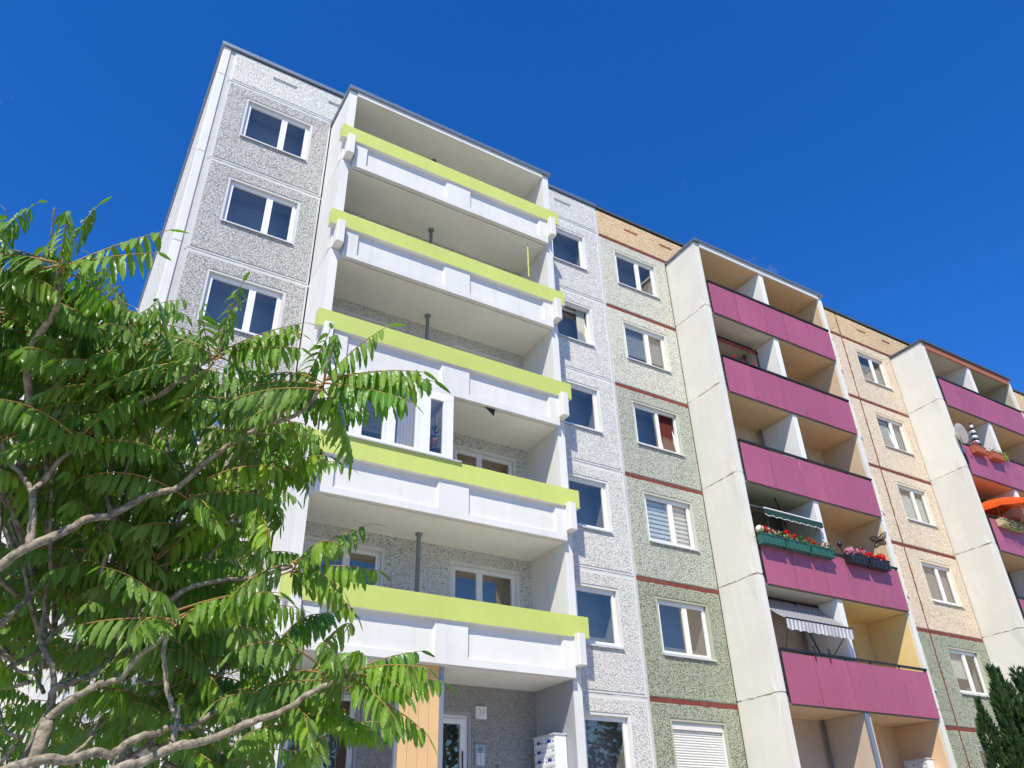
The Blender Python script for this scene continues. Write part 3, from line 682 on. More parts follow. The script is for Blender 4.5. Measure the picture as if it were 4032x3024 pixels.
# ------------------------------------------------------------------ things on the buildings
def digit_strokes(mb, strokes, ox, oz, sc, y, r):
    for s in strokes: mb.tube([(ox + a * sc, y, oz + b * sc) for a, b in s], r, 6)
HN = thing('house_number_sign', (-4.355, 0, 4.20), 'white square house number sign with handwritten 37 beside the entrance door', 'sign')
boxpart('plate', M_PVC, HN, -4.47, -4.24, -.085, -.016, 4.205, 4.43)
mb = MB(); three = [[(0, .9), (.25, 1), (.5, .85), (.45, .62), (.2, .52), (.5, .42), (.55, .15), (.3, 0), (-.05, .1)]]; seven = [[(0, .95), (.5, 1), (.3, .5), (.2, 0)], [(.08, .5), (.48, .55)]]
digit_strokes(mb, three, -4.435, 4.25, .135, -.087, .006); digit_strokes(mb, seven, -4.335, 4.275, .11, -.087, .005); mb.build('digits', flat('pencil_grey', (.28, .28, .32), .8), HN)
IC = thing('intercom_panel', (-4.36, 0, 3.37), 'silver intercom panel with two rows of bell buttons below the house number', 'intercom')
boxpart('plate', M_STEEL, IC, -4.47, -4.25, -.045, -.016, 3.37, 3.745)
for i in range(2):
    for j in range(5): boxpart('bell_button', M_PVC, IC, -4.43 + i * .09, -4.37 + i * .09, -.052, -.0455, 3.40 + j * .042, 3.422 + j * .042)
boxpart('speaker_grille', M_PIPE, IC, -4.405, -4.315, -.049, -.0455, 3.63, 3.70)
boxpart('name_window', M_PIPE, IC, -4.405, -4.335, -.049, -.0455, 3.60, 3.62)
SK = thing('socket_plate', (-3.98, 0, 3.3), 'small square flush box on the entrance wall right of the intercom', 'wall box')
boxpart('frame', M_GREYW, SK, -4.06, -3.90, -.03, -.016, 3.28, 3.46); boxpart('lid', paint('rusty_lid', (.22, .17, .15)), SK, -4.03, -3.93, -.034, -.031, 3.31, 3.42)

def mailbox_unit(name, label, x, y0, y1, ztop, rows, blank):
    """letter boxes on the right-hand loggia wall, doors facing the entrance"""
    t_ = thing(name, ((x - .13), (y0 + y1) / 2, ztop - 1.1), label, 'mailbox')
    body = boxpart('case', M_PVC, t_, x - .27, x - .014, y0, y1, ztop - .2 * 5.4, ztop)
    boxpart('hood', M_SILL, t_, x - .30, x - .005, y0 - .02, y1 + .02, ztop + .001, ztop + .025)
    blue = flat('blue_label', (.02, .05, .35), .5)
    w_ = (y1 - y0) / 2
    for r in range(rows):
        for c in range(2):
            ya = y0 + c * w_ + .012; yb = y0 + (c + 1) * w_ - .012; z = ztop - .035 - r * .165
            d_ = boxpart('door', M_PVC, t_, x - .276, x - .271, ya, yb, z - .15, z)
            boxpart('flap', M_SILL, d_, x - .281, x - .2765, ya + .02, yb - .02, z - .022, z - .006)
            if (r, c) not in blank: boxpart('name_label', blue, d_, x - .279, x - .2765, ya + .12, ya + .25, z - .09, z - .035)
            boxpart('lock', M_BLACK, d_, x - .279, x - .2765, yb - .05, yb - .03, z - .10, z - .06)
            boxpart('name_slot', M_PIPE, d_, x - .279, x - .2765, ya + .03, ya + .085, z - .085, z - .06)
    return t_
mailbox_unit('mailbox_unit', 'white letterbox unit with blue labels on the grey entrance wall', -3.035, -1.06, -.32, 3.85, 5, ((1, 0), (3, 1)))
mb2 = mailbox_unit('mailbox_unit', 'white letterbox unit in the peach entrance under the purple balconies', 8.548, -.92, -.25, 3.88, 5, tuple((r, c) for r in range(5) for c in range(2)))

def leafy(mb, x0, x1, y0, y1, z0, z1, n, size, mi=0):
    for _ in range(n):
        c = Vector((random.uniform(x0, x1), random.uniform(y0, y1), z0 + (z1 - z0) * random.random() ** 1.2)); a = Vector((random.gauss(0, 1), random.gauss(0, 1), random.gauss(0, .6))).normalized(); b = a.cross(Vector((random.gauss(0, 1), random.gauss(0, 1), random.gauss(0, 1)))).normalized()
        s = size * random.uniform(.6, 1.2); mb.q([c - a * s, c - b * s * .45, c + a * s, c + b * s * .45], mi)
def bloom(mb, c, r, n=26, mi=0):
    c = Vector(c)
    for _ in range(n):
        d = Vector((random.gauss(0, 1), random.gauss(0, 1), random.gauss(0, 1))).normalized(); a = d.orthogonal().normalized(); b = d.cross(a)
        o = c + d * r * random.uniform(.35, 1.15); s = r * .36; mb.q([o - a * s, o - b * s, o + a * s, o + b * s], mi)
M_PLANT = leafmat('planter_leaf', (.06, .15, .03), (.10, .18, .05), (.12, .20, .04), .5, .25, False)
M_REDF = cloth('red_petal', (.75, .01, .015), trans=.25); M_PINKF = cloth('pink_petal', (.80, .36, .50), trans=.3); M_WHF = cloth('white_petal', (.82, .80, .72), trans=.3); M_MAG = cloth('crimson_petal', (.70, .03, .12), trans=.25)
M_BOXG = flat('green_plastic', (.035, .13, .10), .4); M_BOXB = flat('black_plastic', (.022, .022, .027), .35); M_TERR = flat('terracotta_plastic', (.42, .12, .065), .6); M_BOXW = flat('cream_wood', (.62, .50, .30), .7)
def planter(label, x0, x1, z0, z1, mat, flowers, group, n=240, y0=-1.64, y1=-1.45, grow=.19, spill=0.0):
    t_ = thing('flower_box', ((x0 + x1) / 2, (y0 + y1) / 2, z0), label, 'planter', group)
    mb = MB(); e = .025; zz0 = z0
    B = [(x0 + e, y0 + e), (x1 - e, y0 + e), (x1 - e, y1 - .01), (x0 + e, y1 - .01)]; Tq = [(x0, y0), (x1, y0), (x1, y1), (x0, y1)]
    for i in range(4):
        j = (i + 1) % 4; mb.q([(*B[i], zz0), (*B[j], zz0), (*Tq[j], z1), (*Tq[i], z1)])
    mb.q([(*p, zz0) for p in B]); mb.q([(*p, z1 - .02) for p in Tq])
    for k in range(5):
        xx = x0 + (x1 - x0) * (k + .5) / 5; mb.box(xx - .012, xx + .012, y0 - .002, y0 + .012, z0 + .03, z1 - .01)
    mb.build('box', mat, t_)
    sm = MB(); sm.box(x0 + .02, x1 - .02, y0 - .012, y1, z0 - .03, z0 - .004); sm.box(x0 - .01, x1 + .01, y0 - .012, y0 + .001, z1 - .012, z1 + .014); sm.build('saucer', mat, t_)
    lf = MB(); leafy(lf, x0 - .02, x1 + .02, y0 - .04, y1 + .05, z1 - .03, z1 + grow, n, .04)
    if spill: leafy(lf, x0, x1, y0 - .10, y0, z1 - spill, z1 + .05, n, .045)
    lf.build('foliage', M_PLANT, t_)
    if mat is M_BOXG: flowers = flowers + [(random.choice((M_REDF, M_REDF, M_WHF)), random.uniform(x0, x1), random.uniform(.06, .2), random.uniform(.035, .055)) for _ in range(9)]
    for (mt, fx, fz, r) in flowers:
        fm = MB(); bloom(fm, (fx, random.uniform(y0 - .01, y1), z1 + fz), r); fm.build('bloom', mt, t_)
    return t_
pg = 'flower boxes hung on the third floor purple balcony'
planter('green flower box nearest the pier with red and white flowers, beside the white ball', 2.93, 3.75, 8.60, 8.80, M_BOXG, [(M_REDF, 3.12, .20, .055), (M_WHF, 3.30, .21, .05), (M_WHF, 3.42, .14, .05), (M_REDF, 3.17, .12, .04), (M_REDF, 3.68, .20, .05), (M_WHF, 3.36, .08, .04)], pg)
planter('green flower box in the middle of the three green ones', 3.82, 4.69, 8.60, 8.80, M_BOXG, [(M_REDF, 4.02, .27, .065), (M_REDF, 4.16, .15, .065), (M_WHF, 4.25, .05, .04), (M_REDF, 3.88, .18, .04)], pg)
planter('dark green flower box with a red pinwheel, next to the pink flowers', 4.76, 5.63, 8.60, 8.80, M_BOXG, [(M_REDF, 4.92, .24, .06), (M_REDF, 5.0, .13, .06), (M_REDF, 5.52, .12, .035), (M_REDF, 5.6, .08, .03)], pg)
pk = [(M_PINKF, 6.22 + random.uniform(0, .78), random.uniform(-.03, .20), .055) for i in range(26)] + [(M_REDF, 6.93, .10, .085), (M_REDF, 6.83, .13, .06)]
planter('black flower box full of pink blossoms', 6.24, 7.04, 8.62, 8.85, M_BOXB, pk, pg, n=60)
rd = [(M_REDF, 7.16 + random.uniform(0, .75), random.uniform(.02, .17), .06) for i in range(22)] + [(M_PINKF, 7.0 + random.uniform(0, .95), random.uniform(-.06, .03), .04) for i in range(9)] + [(M_PINKF, 7.13, .0, .06), (M_PINKF, 7.85, -.02, .06), (M_PINKF, 7.95, -.07, .05)]
planter('black flower box full of bright red blossoms at the balcony end', 7.12, 7.98, 8.62, 8.85, M_BOXB, rd, pg, n=60)
bs = MB(); bs.ball((3.04, -1.50, 8.98), .105, 10); bs.tube([(3.04, -1.50, 8.80), (3.04, -1.50, 8.9)], .012)
tag(bs.build('garden_ball', flat('cream_glass', (.80, .78, .62), .25), None, True), 'cream ball ornament on a stick at the left end of the flower boxes', 'ornament')
for i, (x, lab) in enumerate(((6.22, 'black solar lamp standing behind the pink blossoms'), (7.10, 'black solar lamp standing behind the red blossoms'))):
    t_ = thing('solar_lamp', (x, -1.42, 8.82), lab, 'lamp', 'solar lamps in the flower boxes')
    mb = MB(); mb.tube([(x, -1.44, 8.75), (x, -1.44, 9.08)], .012); mb.build('stake', M_BLACK, t_)
    mb = MB(); mb.tube([(x, -1.44, 9.06), (x, -1.44, 9.12), (x, -1.44, 9.19), (x, -1.44, 9.22)], [.04, .075, .07, .03], 10); mb.build('head', M_BLACK, t_, True)
BF = thing('butterfly_ornament', (8.53, -1.15, 9.6), 'dark metal butterfly hanging on the loggia side wall above the red blossoms', 'ornament')
mb = MB()
for s in (-1, 1):
    for (cy, cz, ry, rz, a) in ((.13, .10, .17, .085, .6), (.10, -.09, .11, .07, -.6)):
        pts = []
        for k in range(15):
            th = 2 * math.pi * k / 14; u, v = ry * math.cos(th), rz * math.sin(th); pts.append((8.538, -1.15 + s * (cy + u * math.cos(a) - v * math.sin(a)), 9.74 + (cz + u * math.sin(a) + v * math.cos(a)) * .85))
        mb.tube(pts, .010, 5)
        for k in range(0, 14, 3): mb.tube([pts[k], (8.538, -1.15 + s * .015, 9.74)], .006, 5)
mb.build('wing', flat('rusty_black', (.05, .035, .025), .6, .5), BF); mb = MB(); mb.tube([(8.535, -1.15, 9.62), (8.535, -1.15, 9.88)], [.02, .01], 6); mb.build('body', M_BLACK, BF)

def awning(name, label, xa, xb, yb_, zb_, yf, zf, drop, mat, vmat, arms, edge=None):
    t_ = thing(name, ((xa + xb) / 2, yb_, zb_), label, 'awning')
    mb = MB(); n = 24; pr = None
    for i in range(n + 1):
        x = xa + (xb - xa) * i / n; row = [(x, yb_ + (yf - yb_) * s, zb_ + (zf - zb_) * s - .05 * math.sin(math.pi * s)) for s in (0, .25, .5, .75, 1)]
        if pr:
            for k in range(4): mb.q([pr[k], row[k], row[k + 1], pr[k + 1]])
        pr = row
    mb.build('canopy', mat, t_, True)
    vb = MB(); n = 120; pr = None; low = []
    for i in range(n + 1):
        x = xa + (xb - xa) * i / n; z = zf - drop + .03 * abs(math.sin(math.pi * i / n * 8)) * -1; yy = yf - .012 * math.sin(i * .8)
        c = ((x, yf - .01, zf + .01), (x, yy, z)); low.append(c[1])
        if pr: vb.q([pr[0], pr[1], c[1], c[0]])
        pr = c
    vb.build('valance', vmat, t_, True)
    if edge:
        eb = MB(); eb.tube(low, .011, 5); eb.build('piping', edge, t_)
    bar = MB(); bar.tube([(xa, yf, zf + .012), (xb, yf, zf + .012)], .022); bar.tube([(xa, yb_, zb_ + .03), (xb, yb_, zb_ + .03)], .035); bar.build('roller', M_BLACK if not edge else M_PVC, t_)
    for (p0, p1, r) in arms:
        ab = MB(); ab.tube([p0, p1], r); ab.build('arm', M_BLACK, t_)
    return t_
M_STRIPE = cloth('striped_canvas', (.82, .82, .84), (.12, .13, .17), 7.5, 0, .5); M_STRIPEV = cloth('striped_valance', (.84, .84, .85), (.45, .46, .50), 7.5, 0, .35)
awning('awning', 'grey and white striped awning lowered over the second floor balcony', 3.18, 5.58, -.75, 7.46, -1.62, 6.70, .24, M_STRIPE, M_STRIPEV,
       [((3.30, -1.60, 6.70), (3.30, -1.36, 6.05), .012), ((5.5, -1.60, 6.70), (5.0, -1.36, 6.05), .012), ((4.6, -1.30, 6.0), (4.6, -.8, 7.5), .02)])
M_GRC = cloth('dark_green_canvas', (.03, .075, .065), trans=.2)
awning('awning', 'dark green awning with white scalloped edge above the green flower boxes', 3.36, 5.60, -.38, 10.26, -1.50, 9.62, .16, M_GRC, M_GRC, [((3.5, -1.48, 9.62), (3.5, -1.36, 8.9), .010), ((5.45, -1.48, 9.60), (5.1, -1.36, 8.85), .010), ((4.55, -1.25, 8.82), (4.55, -.95, 10.4), .02)], M_PVC)
M_RDC = cloth('red_check_canvas', (.30, .035, .03), (.42, .12, .09), 14, 0, .25)
awning('awning', 'rolled up red awning under the ceiling of the fifth floor loggia', 3.02, 5.45, -.60, 15.86, -.78, 15.66, .10, M_RDC, M_RDC, [((5.35, -.80, 14.0), (5.35, -.80, 15.72), .025)])
# fifth floor flowers and top floor plant
FP = thing('flower_box', (4.0, -1.25, 14.2), 'red geraniums showing above the fifth floor purple balcony rail', 'planter')
mb = MB(); mb.box(3.3, 4.7, -1.34, -1.18, 14.22, 14.38); mb.build('box', M_BOXB, FP)
mb = MB(); leafy(mb, 3.3, 4.7, -1.36, -1.16, 14.36, 14.47, 80, .035); mb.build('foliage', M_PLANT, FP)
for x, z in ((3.62, 14.56), (3.99, 14.54), (4.40, 14.53)):
    mb = MB(); bloom(mb, (x, -1.34, z), .065); mb.build('bloom', M_REDF, FP)
for x, z in ((3.62, 14.56), (3.99, 14.54), (4.40, 14.53)):
    mb = MB(); mb.tube([(x, -1.30, 14.36), (x, -1.34, z)], .006, 5); mb.build('stem', M_PLANT, FP)
TP = thing('potted_plant', (7.75, -1.0, 16.2), 'leafy plant leaning over the top floor purple balcony rail', 'plant')
mb = MB(); mb.tube([(7.75, -1.05, 16.16), (7.75, -1.05, 16.5), (7.75, -1.05, 16.52)], [.13, .17, .17], 14); mb.build('pot', M_TERR, TP, True)
mb = MB()
for _ in range(70):
    a = random.uniform(0, 6.28); r = random.uniform(.05, .48); c = Vector((7.72 + r * math.cos(a), -1.18 + .12 * math.sin(a), 17.18 + random.uniform(0, .34) * (1 - r))); d = Vector((math.cos(a), -.4, random.uniform(-.6, .3))).normalized(); b = d.cross(Vector((0, .4, 1))).normalized()
    mb.q([c, c + d * .09 + b * .022, c + d * .19, c + d * .09 - b * .022])
mb.build('foliage', M_PLANT, TP)
mb = MB()
for k in range(5): mb.tube([(7.75, -1.05, 16.5), (7.6 + k * .08, -1.15, 17.0), (7.45 + k * .14, -1.2, 17.3)], [.014, .009, .005], 5)
mb.build('stem', M_PLANT, TP)
for x, lab in ((4.18, 'black umbrella clamp on the second floor rail, left one'), (4.71, 'black umbrella clamp on the second floor rail, right one')):
    mb = MB()
    for s in (-1, 1): mb.tube([(x - .10 * s, -1.44, 5.98), (x + .06 * s, -1.47, 6.16)], .014, 6)
    mb.tube([(x, -1.45, 5.84), (x, -1.45, 6.16)], .016, 6); mb.box(x - .05, x + .05, -1.46, -1.40, 5.98, 6.05); tag(mb.build('rail_clamp', M_BLACK), lab, 'clamp', 'clamps on the second floor rail')
# plant in the glazed loggia
PP = thing('potted_plant', (-6.16, -1.15, 8.95), 'green houseplant in a terracotta pot behind the narrow loggia pane', 'plant')
mb = MB(); mb.tube([(-6.14, -1.20, 9.16), (-6.14, -1.20, 9.36), (-6.14, -1.20, 9.39)], [.085, .115, .12], 14); mb.build('pot', M_TERR, PP, True)
mb = MB(); leafy(mb, -6.30, -6.00, -1.30, -1.10, 9.40, 9.74, 46, .05); mb.build('foliage', M_PLANT, PP)
mb = MB(); mb.tube([(-6.14, -1.2, 9.15), (-6.14, -1.2, 9.12)], .17, 14)
for k in range(3): mb.tube([(-6.14 + .1 * math.cos(k * 2.1), -1.2 + .1 * math.sin(k * 2.1), 9.12), (-6.14 + .2 * math.cos(k * 2.1), -1.2 + .2 * math.sin(k * 2.1), 7.77)], .014, 6)
mb.build('stand', flat('dark_wood', (.10, .04, .03), .5), PP)

# ---- third tower things
DS = thing('satellite_dish', (14.62, -1.45, 14.0), 'round white satellite dish clamped to the fifth floor balcony rail', 'satellite dish')
c = Vector((14.35, -1.66, 14.58)); ax = Vector((.75, -.60, .30)).normalized(); a = ax.orthogonal().normalized(); b = ax.cross(a); mb = MB(); n = 28; rings = 6; prev = None
for k in range(rings + 1):
    r = .36 * k / rings; row = [c + (a * math.cos(2 * math.pi * j / n) * r + b * math.sin(2 * math.pi * j / n) * r * 1.08) + ax * (r * r * .55 - .05) for j in range(n)]
    if prev:
        for j in range(n): mb.q([prev[j], prev[(j + 1) % n], row[(j + 1) % n], row[j]])
    prev = row
mb.build('reflector', flat('dish_white', (.74, .74, .73), .5), DS, True)
mb = MB(); mb.tube([c - ax * .04, (14.62, -1.42, 14.22), (14.66, -1.41, 14.0)], .022, 8); mb.build('mount', M_STEEL, DS)
mb = MB(); q = c - b * .33 * (1 if b.z > 0 else -1); mb.tube([q, c + ax * .34 + Vector((0, 0, -.1))], .012, 6); mb.tube([c + ax * .30 + Vector((0, 0, -.1)), c + ax * .40 + Vector((0, 0, -.08))], .035, 8); mb.build('feed_arm', M_STEEL, DS)
SP = thing('wind_spinner', (15.55, -1.46, 14.3), 'black and white striped wind spiral beside the satellite dish', 'ornament')
for i in range(9):
    z = 14.45 + i * .115; r = .15 - i * .012; mb = MB(); x = 15.62 + .012 * i; mb.tube([(x, -1.46, z), (x + .004, -1.46, z + .055), (x + .008, -1.46, z + .11)], [r * .75, r, r * .7], 9)
    mb.build('spiral', M_PVC if i % 2 else M_BLACK, SP)
g3 = 'boxes hung on the far fifth floor balcony'
planter('terracotta flower box under the striped wind spiral', 15.05, 15.75, 14.10, 14.34, M_TERR, [(M_MAG, 15.2, .10, .07), (M_MAG, 15.3, .16, .05)], g3, n=60)
planter('terracotta flower box with a yellow green plant at its right', 16.10, 16.85, 14.10, 14.34, M_TERR, [], g3, n=90, grow=.1)
mb = MB(); leafy(mb, 16.9, 17.4, -1.60, -1.42, 14.25, 14.55, 110, .05); yo = mb.build('bushy_plant', leafmat('lime_leaf', (.35, .42, .04), (.3, .38, .08), (.45, .5, .05), .5, .3, False)); tag(yo, 'yellow green leafy plant on the far fifth floor balcony rail', 'plant')
UM = thing('parasol', (16.2, -1.0, 10.55), 'open orange parasol on the far fourth floor balcony', 'parasol')
mb = MB(); n = 10; cc = Vector((16.3, -1.05, 12.66)); tilt = Matrix.Rotation(R_(-4), 3, 'X') @ Matrix.Rotation(R_(-5), 3, 'Y'); prev = None
rows = []
for k in range(6):
    r = 1.75 * k / 5; rows.append([cc + tilt @ Vector((r * math.cos(2 * math.pi * j / (n * 4)) * (1 - (.05 if j % 4 else 0)), r * .72 * math.sin(2 * math.pi * j / (n * 4)) * (1 - (.05 if j % 4 else 0)), -.55 * (k / 5) ** 1.5 + (0 if j % 4 == 0 else -.01))) for j in range(n * 4)])
for k in range(5):
    for j in range(n * 4): mb.q([rows[k][j], rows[k][(j + 1) % (n * 4)], rows[k + 1][(j + 1) % (n * 4)], rows[k + 1][j]])
dn = tilt @ Vector((0, 0, -.14)); 
for j in range(n * 4): mb.q([rows[5][j], rows[5][(j + 1) % (n * 4)], rows[5][(j + 1) % (n * 4)] + dn, rows[5][j] + dn])
mb.build('canopy', cloth('orange_canvas', (.72, .10, .02), trans=.12), UM)
mb = MB(); mb.tube([cc, (16.15, -.95, 10.55)], .02); mb.build('pole', M_STEEL, UM)
for j in range(0, n * 4, 4):
    mb = MB(); mb.tube([rows[5][j], cc + tilt @ Vector((0, 0, -.03))], .008, 5); mb.build('rib', M_STEEL, UM)
planter('cream wooden flower box with trailing crimson flowers below the orange parasol', 14.95, 16.6, 11.30, 11.50, M_BOXW, [(M_MAG, 15.0 + random.uniform(0, 1.5), random.uniform(-.2, .22), .06) for _ in range(22)], None, n=260, grow=.22, spill=.4)

# ------------------------------------------------------------------ foreground sumac
def P3(u, v, t):
    d = (CR * ((u - 2016) / 3111.78) + CD * ((v - 1512) / 3111.78) + CF).normalized()
    return CAM + d * t
M_LEAF = leafmat('sumac_leaf', (.120, .300, .020), (.19, .33, .05), (.36, .53, .032), .32, .34)
M_RACH = flat('sumac_stalk', (.34, .20, .06), .5)
M_BARK = bark('sumac_bark', (.14, .115, .085), (.42, .365, .285))
M_BARKY = bark('young_bark', (.10, .035, .018), (.20, .085, .045))
def frond(seed, e0, droop, L=.43, pairs=11, hi=True):
    """one pinnate leaf along +x with hanging, serrated, folded leaflets"""
    rd = random.Random(seed); mb = MB(); mb.uv = []; n = 16; pts = []; p = Vector((0, 0, 0)); tg = []
    side = rd.uniform(-.18, .18)
    for i in range(n + 1):
        s = i / n; e = e0 - droop * s ** 1.3; yaw = side * s
        d = Vector((math.cos(e) * math.cos(yaw), math.cos(e) * math.sin(yaw), math.sin(e))); pts.append(p.copy()); tg.append(d); p = p + d * L / n
    k0 = len(mb.v); mb.tube(pts, [.0048 * (1 - .7 * i / n) for i in range(n + 1)], 5 if hi else 3, 1, False); mb.uv += [(0, 0)] * (len(mb.v) - k0)
    DN = Vector((0, 0, -1))
    def leaflet(base, d0, wdir, length, width, bend):
        segs = 9 if hi else 4; cur = base.copy(); d = d0.normalized(); i0 = len(mb.v)
        tw = rd.uniform(-.75, .75)
        for i in range(segs + 1):
            u = i / segs; wd = (wdir - d * wdir.dot(d)).normalized(); nr = d.cross(wd); wd = (wd * math.cos(tw) + nr * math.sin(tw)); nr = d.cross(wd)
            prof = 1.62 * (u + .03) ** .5 * (1 - u) ** .78 if u < 1 else 0
            ser = (1 + (.13 if i % 2 else -.09)) if hi and 0 < i < segs else 1
            hw = width * prof * ser
            f = .30 * hw
            for a in (-1, 0, 1):
                mb.v.append(tuple(cur + wd * hw * a + (nr * (f if a else 0)))); mb.uv.append((u, a))
            d = (d + DN * bend / segs).normalized(); cur = cur + d * length / segs
        for i in range(segs):
            for a in (0, 1):
                q = i0 + i * 3 + a; mb.f.append((q, q + 3, q + 4, q + 1)); mb.m.append(0)
    for k in range(pairs):
        s = .20 + .78 * (k + rd.uniform(-.1, .1)) / pairs; i = min(n - 1, int(s * n)); fr = s * n - i
        b = pts[i].lerp(pts[i + 1], fr); t_ = tg[i]; sd = t_.cross(Vector((0, 0, 1)));  sd = sd.normalized() if sd.length > .05 else Vector((0, 1, 0))
        ln = (.128 - .05 * abs(s - .5) ** 1.2 * 1.2 - .022 * (s > .8) - .03 * max(0, s - .85) / .15) * L / .43
        for sg in (-1, 1):
            if rd.random() < .06: continue
            dd = sd * sg * rd.uniform(.45, .8) + t_ * rd.uniform(.25, .45) + DN * rd.uniform(.45, .95)
            leaflet(b, dd, t_, ln * rd.uniform(.9, 1.08), .0205 * rd.uniform(.8, 1.15) * L / .43, rd.uniform(1.2, 2.2))
    leaflet(pts[-1], tg[-1] + DN * .2, tg[-1].cross(Vector((0, 0, 1))) + Vector((0, .01, 0)), .085 * L / .43, .014, .6)
    return mb
VAR = []; VARLO = []
ELS = [(R_(84), R_(22)), (R_(58), R_(24)), (R_(32), R_(24)), (R_(10), R_(22)), (R_(-22), R_(18)), (R_(72), R_(70)), (R_(52), R_(75)), (R_(35), R_(65)), (R_(18), R_(55)), (R_(2), R_(45)), (R_(-20), R_(35))]
for ei, (e, dr) in enumerate(ELS):
    for k in range(3):
        f_ = frond(100 + ei * 10 + k, e + random.uniform(-.1, .1), dr * random.uniform(.7, 1.25), pairs=8 + k); VAR.append((ei, f_.mesh('sumac_leaf', [M_LEAF, M_RACH], True)))
        fl_ = frond(300 + ei * 10 + k, e + random.uniform(-.1, .1), dr * random.uniform(.7, 1.25), pairs=8 + k, hi=False); VARLO.append((ei, fl_))
SU = thing('sumac_tree', (-12.2, -10.3, 0), 'leafy green sumac with drooping serrated fronds in the left foreground', 'tree')
def branch(pix, r0, r1, mat=None, name='branch', jit=.005):
    """pix: list of 3-D points; smoothed and slightly knobbly"""
    pts = [Vector(p) for p in pix]; out = []
    for i in range(len(pts) - 1):
        a = pts[max(0, i - 1)]; b = pts[i]; c = pts[i + 1]; d = pts[min(len(pts) - 1, i + 2)]
        for k in range(5):
            t = k / 5; out.append(.5 * ((2 * b) + (c - a) * t + (2 * a - 5 * b + 4 * c - d) * t * t + (3 * b - a - 3 * c + d) * t ** 3))
    out.append(pts[-1]); N = len(out); mb = MB()
    out = [o + Vector((random.uniform(-jit, jit), random.uniform(-jit, jit), random.uniform(-jit, jit))) * (.5 if 0 < i < N - 1 else 0) for i, o in enumerate(out)]
    mb.tube(out, [(r0 + (r1 - r0) * i / (N - 1)) * random.uniform(.94, 1.07) for i in range(N)], 10); return mb.build(name, mat or M_BARK, SU, True)
